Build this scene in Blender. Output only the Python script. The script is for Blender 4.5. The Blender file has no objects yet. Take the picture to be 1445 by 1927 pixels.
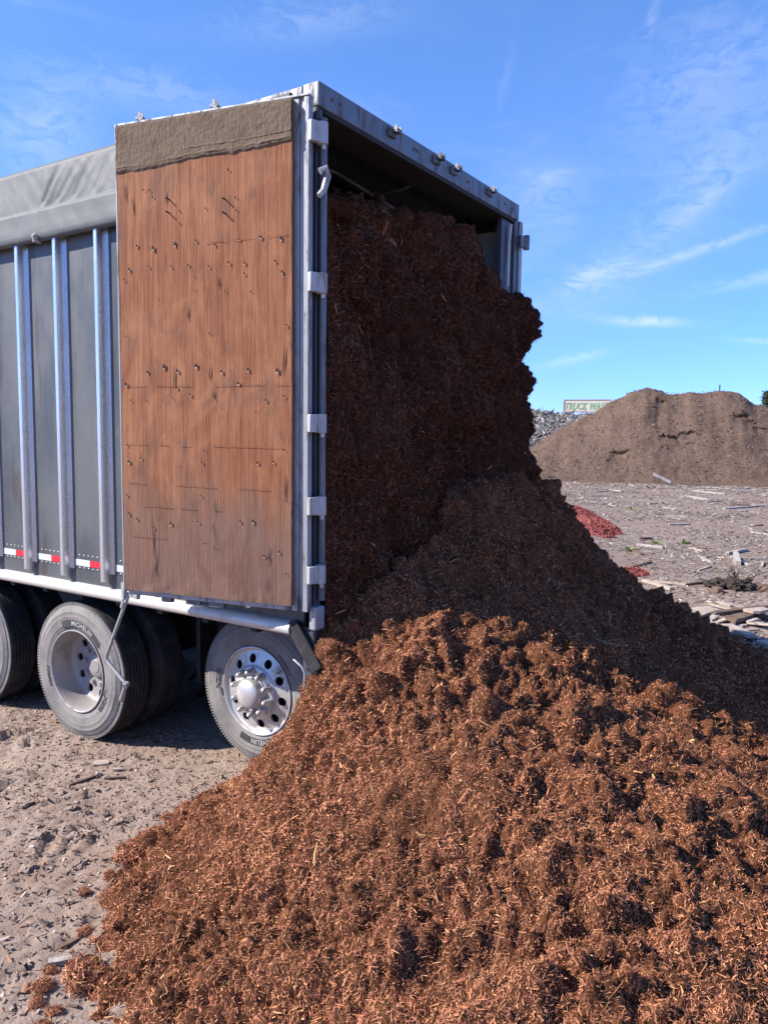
import bpy, bmesh, math, random
import numpy as np
from mathutils import Matrix, Vector

random.seed(7)
RNG = np.random.default_rng(11)
scene = bpy.context.scene
COL = scene.collection
R = math.radians

# ------------------------------------------------------------------ camera
CAM_POS = np.array([-3.4402, -2.6863, 2.2210])
yaw, pit, rol = R(33.098), R(-5.4757), R(0.7187)
fw = np.array([math.cos(yaw) * math.cos(pit), math.sin(yaw) * math.cos(pit), math.sin(pit)])
rt = np.cross(fw, [0, 0, 1]); rt /= np.linalg.norm(rt); upv = np.cross(rt, fw)
r2 = math.cos(rol) * rt + math.sin(rol) * upv
u2 = -math.sin(rol) * rt + math.cos(rol) * upv
cd = bpy.data.cameras.new('camera')
cam = bpy.data.objects.new('camera', cd); COL.objects.link(cam)
M4 = Matrix.Identity(4)
for i in range(3):
    M4[i][0] = r2[i]; M4[i][1] = u2[i]; M4[i][2] = -fw[i]; M4[i][3] = CAM_POS[i]
cam.matrix_world = M4
cd.sensor_fit = 'VERTICAL'; cd.sensor_height = 24.0; cd.lens = 24.0 * 1480.78 / 1927.0
cd.clip_start = 0.05; cd.clip_end = 6000
scene.camera = cam

# ------------------------------------------------------------------ sun + sky
SUN = np.array([-0.92, 1.0, 1.04]); SUN /= np.linalg.norm(SUN)
ELEV = math.asin(SUN[2]); ROT = math.atan2(SUN[0], SUN[1])
sd = bpy.data.lights.new('sun', 'SUN'); sd.energy = 5.0; sd.angle = R(0.53); sd.color = (1.0, 0.93, 0.84)
sun = bpy.data.objects.new('sun', sd); COL.objects.link(sun)
sun.rotation_euler = Vector(-SUN).to_track_quat('-Z', 'Y').to_euler()
sun.location = (-20, 20, 25)

world = bpy.data.worlds.new('World'); scene.world = world; world.use_nodes = True
WN = world.node_tree.nodes; WL = world.node_tree.links
for n in list(WN): WN.remove(n)
def wn(t, **k):
    n = WN.new(t)
    for a, b in k.items(): setattr(n, a, b)
    return n
def wmath(op, a, b=None, clamp=False):
    n = wn('ShaderNodeMath', operation=op); n.use_clamp = clamp
    for i, v in enumerate((a, b)):
        if v is None: continue
        if isinstance(v, (int, float)): n.inputs[i].default_value = v
        else: WL.new(v, n.inputs[i])
    return n.outputs[0]
sky = wn('ShaderNodeTexSky'); sky.sky_type = 'NISHITA'; sky.sun_disc = False
sky.sun_elevation = ELEV; sky.sun_rotation = ROT
sky.air_density = 1.0; sky.dust_density = 0.0; sky.ozone_density = 4.0; sky.altitude = 1200
tc = wn('ShaderNodeTexCoord'); gen = tc.outputs['Generated']
def pix_dir(x, y):
    d = fw + (x - 722.5) / 1480.78 * r2 - (y - 963.5) / 1480.78 * u2
    return d / np.linalg.norm(d)
def wnoise(scale, stretch, rot, detail=8, rough=0.6, dist=0.0):
    mp = wn('ShaderNodeMapping'); mp.inputs['Rotation'].default_value = rot
    mp.inputs['Scale'].default_value = stretch; WL.new(gen, mp.inputs['Vector'])
    nz = wn('ShaderNodeTexNoise'); nz.inputs['Scale'].default_value = scale
    nz.inputs['Detail'].default_value = detail; nz.inputs['Roughness'].default_value = rough
    nz.inputs['Distortion'].default_value = dist
    WL.new(mp.outputs[0], nz.inputs['Vector']); return nz.outputs['Fac']
def wramp(v, lo, hi, mx=1.0):
    n = wn('ShaderNodeMapRange'); n.interpolation_type = 'SMOOTHSTEP'
    WL.new(v, n.inputs[0]); n.inputs[1].default_value = lo; n.inputs[2].default_value = hi
    n.inputs[3].default_value = 0; n.inputs[4].default_value = mx; return n.outputs[0]
wisp = wnoise(5.5, (1.0, 1.0, 3.2), (0.35, 0.25, 0.2), 10, 0.62, 0.6)
veil = wnoise(2.0, (1.0, 1.0, 2.0), (0.2, -0.3, 0.6), 6, 0.55, 0.4)
fine = wnoise(26.0, (1.0, 1.0, 2.0), (0.5, 0.2, 0.9), 8, 0.65, 1.2)
cl = wmath('MULTIPLY', wramp(wisp, 0.50, 0.84, 0.30), wramp(veil, 0.36, 0.68))
cl = wmath('ADD', cl, wramp(veil, 0.42, 0.80, 0.09))
def cirrus(p0, p1, width, strength):           # one streak of high cloud between two sky directions
    a, b = pix_dir(*p0), pix_dir(*p1)
    c = (a + b); c /= np.linalg.norm(c)
    t = (b - a); hl = np.linalg.norm(t) / 2; t /= np.linalg.norm(t)
    s = np.cross(c, t)
    def dot(v, k):
        n = wn('ShaderNodeVectorMath', operation='DOT_PRODUCT'); WL.new(gen, n.inputs[0])
        n.inputs[1].default_value = tuple(v); return wmath('DIVIDE', wmath('SUBTRACT', n.outputs['Value'], float(np.dot(v, c))), k)
    uu, vv = dot(t, hl), dot(s, width)
    warp = wmath('MULTIPLY', wmath('SUBTRACT', fine, 0.5), 2.4)
    vv = wmath('ADD', vv, warp)
    q = wmath('ADD', wmath('POWER', uu, 2.0), wmath('POWER', vv, 2.0))
    g = wmath('POWER', 2.718, wmath('MULTIPLY', q, -1.0))
    fr = wn('ShaderNodeVectorMath', operation='DOT_PRODUCT'); WL.new(gen, fr.inputs[0]); fr.inputs[1].default_value = tuple(c)
    front = wmath('GREATER_THAN', fr.outputs['Value'], 0.5)
    g = wmath('MULTIPLY', g, front)
    return wmath('MULTIPLY', g, wramp(fine, 0.25, 0.62, strength))
for p0, p1, w, s in [((1150, 530), (1520, 400), 0.0050, .30), ((1040, 550), (1180, 495), 0.009, .28), ((1150, 604), (1280, 608), 0.0055, .55), ((1000, 600), (1300, 440), 0.035, .14), ((1230, 440), (1445, 250), 0.03, .16),
                     ((1300, 550), (1560, 500), 0.008, .24), ((1250, 440), (1390, 330), 0.008, .16), ((1150, 300), (1520, 120), 0.07, .12), ((1250, 200), (1500, 60), 0.05, .08),
                     ((1100, 360), (960, 330), 0.03, .14), ((940, 200), (965, 90), 0.005, .08), ((0, 280), (170, 240), 0.04, .25),
                     ((1380, 640), (1500, 645), 0.003, .25), ((1020, 690), (1150, 660), 0.005, .25), ((1222, 70), (1238, -30), .005, .14),
                     ((420, 60), (760, 20), 0.02, .16), ((60, 140), (460, 200), 0.02, .16)]:
    cl = wmath('ADD', cl, cirrus(p0, p1, w, s))
cl = wmath('MINIMUM', cl, 0.85)
sepz = wn('ShaderNodeSeparateXYZ'); WL.new(gen, sepz.inputs[0])
tint = wn('ShaderNodeMix', data_type='RGBA', blend_type='MULTIPLY'); tint.inputs[0].default_value = 1.0
tg = wn('ShaderNodeMix', data_type='RGBA'); WL.new(wramp(sepz.outputs[2], -0.08, 0.55), tg.inputs[0])
tg.inputs[6].default_value = (0.40, 0.60, 1.30, 1); tg.inputs[7].default_value = (0.84, 1.07, 1.36, 1)
WL.new(sky.outputs[0], tint.inputs[6]); WL.new(tg.outputs[2], tint.inputs[7])
mx = wn('ShaderNodeMix', data_type='RGBA')
WL.new(cl, mx.inputs[0]); WL.new(tint.outputs[2], mx.inputs[6]); mx.inputs[7].default_value = (4.6, 5.0, 5.6, 1)
bg = wn('ShaderNodeBackground'); bg.inputs['Strength'].default_value = 0.110
WL.new(mx.outputs[2], bg.inputs['Color'])
wo = wn('ShaderNodeOutputWorld'); WL.new(bg.outputs[0], wo.inputs['Surface'])

scene.view_settings.view_transform = 'Standard'; scene.view_settings.look = 'None'
scene.view_settings.gamma = 1.0; scene.view_settings.use_curve_mapping = False
scene.view_settings.exposure = 0.97
scene.cycles.max_bounces = 6; scene.cycles.diffuse_bounces = 3

# ------------------------------------------------------------------ helpers
def tag(o, label=None, cat=None, group=None, kind=None):
    for k, v in (('label', label), ('category', cat), ('group', group), ('kind', kind)):
        if v: o[k] = v
    return o
def link(name, me, mat=None, parent=None):
    o = bpy.data.objects.new(name, me); COL.objects.link(o)
    if mat is not None and me is not None: me.materials.append(mat)
    if parent is not None: o.parent = parent
    return o
def empty(name, loc=(0, 0, 0), rz=0.0):
    o = bpy.data.objects.new(name, None); COL.objects.link(o); o.empty_display_size = 0.2
    o.location = loc; o.rotation_euler = (0, 0, rz); return o
def finish(o, smooth=None, bevel=None, seg=2):
    if smooth is not None:
        o.data.shade_smooth(); o.data.set_sharp_from_angle(angle=R(smooth))
    if bevel:
        m = o.modifiers.new('bevel', 'BEVEL'); m.width = bevel; m.segments = seg; m.limit_method = 'ANGLE'; m.angle_limit = R(40)
    return o

class MB:
    """collects simple shapes, then links them as one mesh object"""
    def __init__(s): s.v = []; s.f = []
    def add(s, V, F):
        o = len(s.v); s.v += [tuple(map(float, p)) for p in V]; s.f += [tuple(i + o for i in f) for f in F]; return s
    def box(s, x0, x1, y0, y1, z0, z1):
        V = [(x, y, z) for z in (z0, z1) for x, y in ((x0, y0), (x1, y0), (x1, y1), (x0, y1))]
        return s.add(V, [(3, 2, 1, 0), (4, 5, 6, 7), (0, 1, 5, 4), (1, 2, 6, 5), (2, 3, 7, 6), (3, 0, 4, 7)])
    def obox(s, c, ax, ay, az, h):             # oriented box: centre, three unit axes, half sizes
        c, ax, ay, az = map(np.array, (c, ax, ay, az))
        V = [c + sx * h[0] * ax + sy * h[1] * ay + sz * h[2] * az for sz in (-1, 1) for sx, sy in ((-1, -1), (1, -1), (1, 1), (-1, 1))]
        F = [(3, 2, 1, 0), (4, 5, 6, 7), (0, 1, 5, 4), (1, 2, 6, 5), (2, 3, 7, 6), (3, 0, 4, 7)]
        if np.dot(np.cross(ax, ay), az) < 0: F = [f[::-1] for f in F]
        return s.add(V, F)
    def tube(s, pts, r, n=10, caps=True):
        pts = [np.array(p, float) for p in pts]; rs = r if hasattr(r, '__len__') else [r] * len(pts)
        base = len(s.v); prev = None
        for i, p in enumerate(pts):
            t = pts[min(i + 1, len(pts) - 1)] - pts[max(i - 1, 0)]; t /= np.linalg.norm(t)
            if prev is None:
                a = np.array([0, 0, 1.0]) if abs(t[2]) < .9 else np.array([1.0, 0, 0])
                x = np.cross(t, a)
            else: x = prev - t * np.dot(prev, t)
            x /= np.linalg.norm(x); y = np.cross(t, x); prev = x
            for k in range(n):
                a = 2 * math.pi * k / n
                s.v.append(tuple(p + rs[i] * (math.cos(a) * x + math.sin(a) * y)))
        for i in range(len(pts) - 1):
            for k in range(n):
                k2 = (k + 1) % n
                s.f.append((base + i * n + k, base + i * n + k2, base + (i + 1) * n + k2, base + (i + 1) * n + k))
        if caps:
            s.f.append(tuple(base + k for k in range(n))[::-1]); e = base + (len(pts) - 1) * n
            s.f.append(tuple(e + k for k in range(n)))
        return s
    def prism(s, prof, y0, y1):                # profile in (x,z), extruded along y
        n = len(prof)
        V = [(x, y0, z) for x, z in prof] + [(x, y1, z) for x, z in prof]
        F = [(k, (k + 1) % n, n + (k + 1) % n, n + k) for k in range(n)] + [tuple(range(n))[::-1], tuple(range(n, 2 * n))]
        return s.add(V, F)
    def lathe(s, prof, n=64, c=(0, 0), closed=False):   # profile (x, r) about the x axis through y=c0, z=c1
        base = len(s.v); m = len(prof)
        for k in range(n):
            a = 2 * math.pi * k / n
            for x, r in prof: s.v.append((x, c[0] + r * math.sin(a), c[1] + r * math.cos(a)))
        for k in range(n):
            k2 = (k + 1) % n
            for i in range(m - 1 + (1 if closed else 0)):
                j = (i + 1) % m
                s.f.append((base + k * m + i, base + k2 * m + i, base + k2 * m + j, base + k * m + j))
        return s
    def build(s, name, mat, parent=None, smooth=None, bevel=None, seg=2, fix=True):
        me = bpy.data.meshes.new(name); me.from_pydata(s.v, [], s.f); me.update()
        if fix:
            bm = bmesh.new(); bm.from_mesh(me); bmesh.ops.recalc_face_normals(bm, faces=bm.faces); bm.to_mesh(me); bm.free()
        o = link(name, me, mat, parent); return finish(o, smooth, bevel, seg)

# numpy gradient-free value noise
def _hash(ix, iy, iz, seed):
    h = (ix * 374761393 + iy * 668265263 + iz * 1274126177 + seed * 974634777) & 0xFFFFFFFF
    h = ((h ^ (h >> 13)) * 1103515245) & 0xFFFFFFFF
    h = ((h ^ (h >> 15)) * 2246822519) & 0xFFFFFFFF
    return ((h ^ (h >> 16)) & 0xFFFFFF) / float(0xFFFFFF)
def vnoise(P, seed=0):
    i = np.floor(P).astype(np.int64); f = P - i; f = f * f * f * (f * (f * 6 - 15) + 10)
    out = 0
    for dx in (0, 1):
        wx = f[:, 0] if dx else 1 - f[:, 0]
        for dy in (0, 1):
            wy = f[:, 1] if dy else 1 - f[:, 1]
            for dz in (0, 1):
                wz = f[:, 2] if dz else 1 - f[:, 2]
                out = out + wx * wy * wz * _hash(i[:, 0] + dx, i[:, 1] + dy, i[:, 2] + dz, seed)
    return out * 2 - 1
def fbm(P, octv=4, gain=.5, seed=0):
    a, s, t = 1.0, 0, 0
    for o in range(octv):
        s = s + a * vnoise(P * 2 ** o + 17.3 * o, seed + o); t += a; a *= gain
    return s / t
_RM = np.array([[.36, .48, -.8], [-.8, .6, 0], [.48, .64, .6]])
def gnoise(P, seed=0):                         # gradient noise, rotated off the axes so that no lattice shows
    P = P @ _RM + seed * 3.71
    i = np.floor(P).astype(np.int64); f = P - i; w = f * f * f * (f * (f * 6 - 15) + 10); out = 0
    for dx in (0, 1):
        for dy in (0, 1):
            for dz in (0, 1):
                h = _hash(i[:, 0] + dx, i[:, 1] + dy, i[:, 2] + dz, seed) * 6.2832; h2 = _hash(i[:, 0] + dx, i[:, 1] + dy, i[:, 2] + dz, seed + 77) * 2 - 1
                s = np.sqrt(1 - h2 * h2)
                d = np.cos(h) * s * (f[:, 0] - dx) + np.sin(h) * s * (f[:, 1] - dy) + h2 * (f[:, 2] - dz)
                out = out + d * (w[:, 0] if dx else 1 - w[:, 0]) * (w[:, 1] if dy else 1 - w[:, 1]) * (w[:, 2] if dz else 1 - w[:, 2])
    return out * 1.5
def puff(P, seed=0): return 2.6 * np.abs(gnoise(P, seed)) - .75      # rounded clods parted by sharp creases
def billow(P, seed=0): return 1 - 2 * np.abs(vnoise(P, seed))

def mesh_np(name, V, F, mat=None, parent=None, smooth=True, colors=None):
    me = bpy.data.meshes.new(name)
    V = np.asarray(V, np.float32); F = np.asarray(F, np.int32); k = F.shape[1]
    me.vertices.add(len(V)); me.vertices.foreach_set('co', V.ravel())
    me.loops.add(F.size); me.loops.foreach_set('vertex_index', F.ravel())
    me.polygons.add(len(F)); me.polygons.foreach_set('loop_start', np.arange(0, F.size, k, dtype=np.int32))
    if smooth: me.polygons.foreach_set('use_smooth', np.ones(len(F), bool))
    if colors is not None:
        at = me.color_attributes.new('tone', 'FLOAT_COLOR', 'POINT')
        c = np.ones((len(V), 4), np.float32); c[:, :3] = colors; at.data.foreach_set('color', c.ravel())
    me.update(calc_edges=True)
    return link(name, me, mat, parent)
def grid_faces(nu, nv):
    i = np.arange(nu - 1)[:, None] * nv + np.arange(nv - 1)[None, :]
    return np.stack([i, i + nv, i + nv + 1, i + 1], -1).reshape(-1, 4)
def grid_normals(P):                            # P: nu x nv x 3
    a = np.gradient(P, axis=0); b = np.gradient(P, axis=1); n = np.cross(a, b)
    return n / (np.linalg.norm(n, axis=-1, keepdims=True) + 1e-12)

# ------------------------------------------------------------------ materials
class Mat:
    def __init__(s, name, base=(.5, .5, .5), rough=.6, metal=0.0, spec=.5):
        m = bpy.data.materials.new(name); m.use_nodes = True; s.m = m
        s.N = m.node_tree.nodes; s.L = m.node_tree.links
        s.b = s.N['Principled BSDF']; s.b.inputs['Base Color'].default_value = (*base, 1)
        s.b.inputs['Roughness'].default_value = rough; s.b.inputs['Metallic'].default_value = metal
        s.b.inputs['Specular IOR Level'].default_value = spec
        s.col = None; s.base = base; s.h = None; s.tc = s.N.new('ShaderNodeTexCoord')
    def noise(s, scale, stretch=(1, 1, 1), detail=5, rough=.6, dist=0, rot=(0, 0, 0)):
        mp = s.N.new('ShaderNodeMapping'); mp.inputs['Scale'].default_value = stretch; mp.inputs['Rotation'].default_value = rot
        s.L.new(s.tc.outputs['Object'], mp.inputs['Vector'])
        n = s.N.new('ShaderNodeTexNoise'); n.inputs['Scale'].default_value = scale; n.inputs['Detail'].default_value = detail
        n.inputs['Roughness'].default_value = rough; n.inputs['Distortion'].default_value = dist
        s.L.new(mp.outputs[0], n.inputs['Vector']); return n.outputs['Fac']
    def coord(s, ax):
        sp = s.N.new('ShaderNodeSeparateXYZ'); s.L.new(s.tc.outputs['Object'], sp.inputs[0]); return sp.outputs[ax]
    def ramp(s, v, lo, hi, a=0.0, b=1.0):
        n = s.N.new('ShaderNodeMapRange'); n.interpolation_type = 'SMOOTHSTEP'
        s.L.new(v, n.inputs[0])
        for i, q in enumerate((lo, hi, a, b)): n.inputs[i + 1].default_value = q
        return n.outputs[0]
    def math(s, op, a, b=0.0):
        n = s.N.new('ShaderNodeMath'); n.operation = op
        for i, v in enumerate((a, b)):
            if isinstance(v, (int, float)): n.inputs[i].default_value = v
            else: s.L.new(v, n.inputs[i])
        return n.outputs[0]
    def mix(s, fac, col, blend='MIX'):
        n = s.N.new('ShaderNodeMix'); n.data_type = 'RGBA'; n.blend_type = blend
        if isinstance(fac, (int, float)): n.inputs[0].default_value = fac
        else: s.L.new(fac, n.inputs[0])
        if s.col is None: n.inputs[6].default_value = (*s.base, 1)
        else: s.L.new(s.col, n.inputs[6])
        if isinstance(col, tuple): n.inputs[7].default_value = (*col, 1)
        else: s.L.new(col, n.inputs[7])
        s.col = n.outputs[2]; s.L.new(s.col, s.b.inputs['Base Color']); return s
    def attr(s, name='tone'):
        n = s.N.new('ShaderNodeAttribute'); n.attribute_name = name; s.col = n.outputs['Color']
        s.L.new(s.col, s.b.inputs['Base Color']); return s
    def rough(s, v): s.L.new(v, s.b.inputs['Roughness']); return s
    def metal(s, v): s.L.new(v, s.b.inputs['Metallic']); return s
    def bump(s, v, dist=.01, strength=1.0):
        n = s.N.new('ShaderNodeBump'); n.inputs['Distance'].default_value = dist; n.inputs['Strength'].default_value = strength
        s.L.new(v, n.inputs['Height'])
        if s.h is not None: s.L.new(s.h, n.inputs['Normal'])
        s.h = n.outputs[0]; s.L.new(s.h, s.b.inputs['Normal']); return s
def simple(name, base, rough=.6, metal=0.0, var=.25, scale=8, bump=0.0):
    m = Mat(name, base, rough, metal)
    n = m.noise(scale, detail=6)
    m.mix(m.ramp(n, .3, .7, 0, var), tuple(c * .45 for c in base))
    if bump: m.bump(m.noise(scale * 6, detail=6), bump)
    return m.m

# ground
g = Mat('dirt', (.315, .238, .192), .95, spec=.2)
n1 = g.noise(.9, detail=8, rough=.65); n2 = g.noise(7, detail=8, rough=.7); n3 = g.noise(38, detail=6, rough=.75)
g.mix(g.ramp(n1, .40, .66), (.29, .205, .157)); g.mix(g.ramp(n2, .50, .72, 0, .8), (.185, .132, .104))
g.mix(g.ramp(n2, .25, .42, .6, 0), (.42, .335, .28)); g.mix(g.ramp(n3, .58, .72, 0, .7), (.13, .095, .08))
g.mix(g.ramp(n3, .24, .38, .7, 0), (.47, .395, .34))
# beyond the trailer the yard is littered with silvery chip dust
xx = g.coord(0); fld = g.math('MULTIPLY', g.ramp(xx, 4.0, 14.0), g.ramp(g.noise(.35, detail=6, rough=.7), .36, .62))
fl2 = g.ramp(xx, 4.0, 11.0, 0, .62); g.mix(fl2, (.155, .112, .090)); fld = g.math('MULTIPLY', fld, g.ramp(g.noise(16, (1, 1, 1), 6, .8), .44, .62, 0, .8))
g.mix(fld, (.29, .245, .215))
g.bump(n2, .03).bump(n3, .008)
M_DIRT = g.m

m = Mat('mulch_core', (.23, .086, .040), .95, spec=.15)
n1 = m.noise(9, detail=8, rough=.7); n2 = m.noise(55, (1, 1, 1), 6, .8, 1.0); n3 = m.noise(2.0, detail=4)
m.mix(m.ramp(n1, .35, .65), (.075, .026, .013)); m.mix(m.ramp(n2, .52, .70), (.24, .105, .042)); m.mix(m.ramp(n2, .28, .44, .8, 0), (.03, .011, .007))
n4 = m.noise(170, (1, 1, 1), 4, .8, 1.5); m.mix(m.ramp(n3, .5, .75, 0, .35), (.15, .062, .026)); m.mix(m.ramp(n4, .53, .64, 0, .85), (.40, .170, .080)); m.mix(m.ramp(n4, .36, .46, .9, 0), (.035, .012, .008)); m.bump(n4, .008)
m.bump(n2, .02).bump(n1, .03)
M_MULCH = m.m
m = Mat('mulch_shaded', (.085, .030, .016), .95, spec=.15)  # same mulch, with the shade in the trailer mouth put into the colour
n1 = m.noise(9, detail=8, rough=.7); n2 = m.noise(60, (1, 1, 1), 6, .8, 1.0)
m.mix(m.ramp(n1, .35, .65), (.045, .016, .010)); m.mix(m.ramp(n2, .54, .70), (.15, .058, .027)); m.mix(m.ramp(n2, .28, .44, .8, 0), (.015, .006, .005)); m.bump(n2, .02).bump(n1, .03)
M_MULCHSHADE = m.m
m = Mat('mulch_fibre', (.2, .09, .04), .85, spec=.2); m.attr(); M_FIBRE = m.m
m = Mat('chip_tone', (.3, .25, .2), .9, spec=.2); m.attr(); n = m.noise(60, (1, 1, 1), 5, .7); m.mix(m.ramp(n, .4, .7, 0, .35), (.12, .1, .09)); M_CHIPS = m.m

def alu(name, base=(.62, .64, .66), rough=.34, dirt=(.20, .18, .16), amt=.5, metal=.9, stretch=(6, 6, 1)):
    m = Mat(name, base, rough, metal)
    a = m.noise(2.2, stretch, 7, .7); b = m.noise(14, (1, 1, .25), 7, .75)
    d = m.math('MULTIPLY', m.ramp(a, .42, .68), m.ramp(b, .40, .62, .15, amt * 1.6))
    m.mix(d, dirt); m.rough(m.ramp(d, 0, .8, rough, .85)); m.metal(m.ramp(d, 0, .6, metal, .1))
    m.bump(m.noise(40, (1, 1, .4), 5, .7), .0015)
    return m.m
M_ALU = alu('bare_aluminium', rough=.30)
M_RIB = alu('rib_aluminium', (.70, .71, .73), .24, (.30, .30, .30), amt=.10)
M_FRAME = alu('worn_frame_metal', (.155, .160, .175), .45, (.055, .050, .048), .85, metal=.55)
M_DOORFR = alu('worn_door_frame', (.33, .33, .335), .5, (.085, .078, .072), .9, metal=.35)
M_HINGE = alu('hinge_metal', (.40, .40, .395), .5, (.17, .155, .14), .7, metal=.25)
M_POST = alu('dark_post', (.085, .092, .108), .45, (.03, .03, .03), .6, metal=.4)
M_RAIL = alu('rail_metal', (.52, .50, .46), .45, (.36, .32, .28), .55, metal=.3, stretch=(2, 3, 2))
M_WHEELM = alu('wheel_alloy', (.50, .485, .47), .40, (.30, .265, .235), .75, metal=.55, stretch=(2, 2, 2))
M_DISH = alu('dusty_alloy', (.30, .275, .26), .5, (.215, .185, .165), .95, metal=.25, stretch=(2, 2, 2))

m = Mat('side_panel_paint', (.060, .066, .071), .38, .25)
a = m.noise(1.6, (3, 1, .5), 8, .65); b = m.noise(3.0, (2, 1.6, .35), 6, .6, .6); c = m.noise(9, (1, 1, .3), 6, .7)
m.mix(m.ramp(a, .38, .66, 0, .8), (.105, .110, .113)); vs = m.noise(5, (3, 3, .12), 6, .7); m.mix(m.ramp(vs, .52, .72, 0, .5), (.13, .125, .115)); m.mix(m.ramp(m.noise(2.4, (1.2, 3.2, .55), 2, .4), .61, .66, 0, .7), (.060, .050, .040)); m.mix(m.ramp(c, .62, .70, 0, .45), (.125, .122, .115)); m.mix(m.ramp(b, .70, .76, 0, .8), (.05, .043, .035))
m.rough(m.ramp(a, .3, .7, .36, .58)); m.bump(m.noise(1.2, (1, 1.5, .6), 3, .5), .012)
M_PANEL = m.m

m = Mat('tarp_vinyl', (.088, .095, .098), .60, spec=.32)
a = m.noise(1.3, (1, 1, 1.5), 7, .6); m.mix(m.ramp(a, .4, .7, 0, .5), (.080, .087, .090)); m.mix(m.ramp(m.noise(30, (1, 1, 1), 6, .7), .55, .8, 0, .3), (.12, .12, .12))
m.bump(m.noise(9, (1, 1, .6), 4, .55), .004)
M_TARP = m.m

# plywood lining: grain runs up the sheet (local z); dirt gathers low on the sheet
m = Mat('plywood', (.262, .104, .047), .8, spec=.3)
gr = m.noise(3.2, (12, 12, .42), 9, .68, 1.1); g2 = m.noise(11, (14, 14, .5), 7, .7, .5); pa = m.noise(2.6, (1.6, 1.6, .9), 6, .62, .8)
m.mix(m.ramp(gr, .36, .64), (.175, .056, .022)); m.mix(m.ramp(pa, .40, .68, 0, .7), (.34, .148, .070)); m.mix(m.ramp(pa, .26, .44, .7, 0), (.20, .075, .034))
m.mix(m.ramp(g2, .56, .72, 0, .6), (.135, .050, .028)); m.mix(m.ramp(g2, .26, .40, .35, 0), (.38, .17, .08))
st = m.noise(5, (3, 3, .7), 8, .72, .7); m.mix(m.ramp(st, .60, .74, 0, .7), (.075, .042, .032))
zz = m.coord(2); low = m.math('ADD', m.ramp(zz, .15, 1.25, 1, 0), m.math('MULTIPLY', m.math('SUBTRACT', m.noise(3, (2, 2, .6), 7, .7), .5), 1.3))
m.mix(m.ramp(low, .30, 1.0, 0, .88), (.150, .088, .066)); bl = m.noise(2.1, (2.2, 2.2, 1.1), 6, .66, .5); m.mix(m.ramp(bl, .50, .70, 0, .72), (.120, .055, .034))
m.mix(m.ramp(m.noise(16, (2, 2, 1), 8, .8), .66, .75, 0, .6), (.42, .34, .28))
g3 = m.noise(30, (16, 16, .5), 6, .75); m.mix(m.ramp(g3, .55, .68, 0, .55), (.10, .040, .024))
kn = m.noise(7, (1.2, 1.2, .55), 3, .5, .4); m.mix(m.ramp(kn, .66, .74, 0, .75), (.085, .045, .034))
m.bump(gr, .006).bump(g2, .004)
M_PLY = m.m
M_PLYEDGE = simple('ply_edge', (.15, .11, .085), .85, 0, .5, 20, .004)
m = Mat('dried_mud', (.190, .142, .100), .95, spec=.15)
a = m.noise(7, (1, 1, 1), 8, .7); m.mix(m.ramp(a, .4, .65), (.155, .112, .078)); m.mix(m.ramp(m.noise(30, (1, 1, .6), 6, .7), .55, .75, 0, .7), (.27, .215, .165))
m.bump(m.noise(24, (2, 2, .8), 8, .75), .02)
M_MUD = m.m
M_HOLE = simple('hole_dark', (.012, .010, .009), .9)
M_SCORE = simple('score_line', (.165, .072, .042), .9, 0, .4, 30)
m = Mat('tyre_rubber', (.030, .030, .031), .75, spec=.35)
a = m.noise(5, detail=8, rough=.65); b = m.noise(40, detail=6, rough=.7)
m.mix(m.ramp(a, .30, .62, .55, 1.0), (.205, .190, .175)); m.mix(m.ramp(b, .55, .75, 0, .5), (.27, .24, .215)); m.bump(b, .002)
M_SIDEWALL = m.m
m = Mat('tread_rubber', (.022, .022, .024), .8, spec=.3)
m.mix(m.ramp(m.noise(9, detail=7, rough=.7), .45, .7, 0, .6), (.085, .075, .068)); M_TREAD = m.m
M_LETTERBG = simple('lettering_ground', (.035, .035, .036), .7)
M_LETTER = simple('lettering_face', (.36, .35, .335), .7, 0, .4, 30)
M_EMBOSS = simple('lettering_emboss', (.085, .08, .078), .65, 0, .3, 30)
M_CHASSIS = simple('chassis_black', (.022, .022, .024), .65, .2, .5, 4)
M_INNER = simple('inner_wall', (.42, .42, .40), .7, .1, .7, 2.5)
M_INDARK = simple('inner_dark', (.020, .018, .017), .8, 0, .6, 3)
M_RED = simple('tape_red', (.55, .020, .035), .35, 0, .35, 18)
M_WHITE = simple('tape_white', (.52, .56, .63), .3, 0, .25, 18)
M_RIVET = simple('rivet_metal', (.62, .64, .66), .4, .6, .3, 10)
M_LAMP = simple('lamp_lens', (.16, .075, .05), .5, 0, .5, 20)
M_HANDLE = alu('handle_paint', (.28, .29, .29), .42, (.15, .13, .12), .5, metal=.25)
M_SIGN = simple('sign_board', (.60, .56, .44), .6, 0, .25, 2)
M_SIGNTXT = simple('sign_letter', (.24, .34, .18), .6, 0, .2, 2)
M_SIGNFR = simple('sign_border', (.33, .22, .19), .7, 0, .3, 2)
M_GREYWOOD = None
m = Mat('weathered_wood', (.36, .325, .30), .9, spec=.2)
a = m.noise(6, (1, 1, 1), 8, .7); m.mix(m.ramp(a, .4, .65), (.23, .195, .17)); m.mix(m.ramp(m.noise(30, (1, .3, 1), 7, .7), .5, .7, 0, .6), (.48, .44, .41)); m.bump(m.noise(40, (1, .3, 1), 5), .01)
M_GREYWOOD = m.m
m = Mat('brown_wood', (.16, .105, .075), .9, spec=.2)
a = m.noise(6, (1, 1, 1), 8, .7); m.mix(m.ramp(a, .4, .65), (.10, .065, .048)); m.mix(m.ramp(m.noise(25, (1, .3, 1), 7, .7), .5, .7, 0, .6), (.24, .17, .125)); m.bump(m.noise(40, (1, .3, 1), 5), .01)
M_BROWNWOOD = m.m
m = Mat('pale_wood', (.40, .325, .265), .9, spec=.2)
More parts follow.
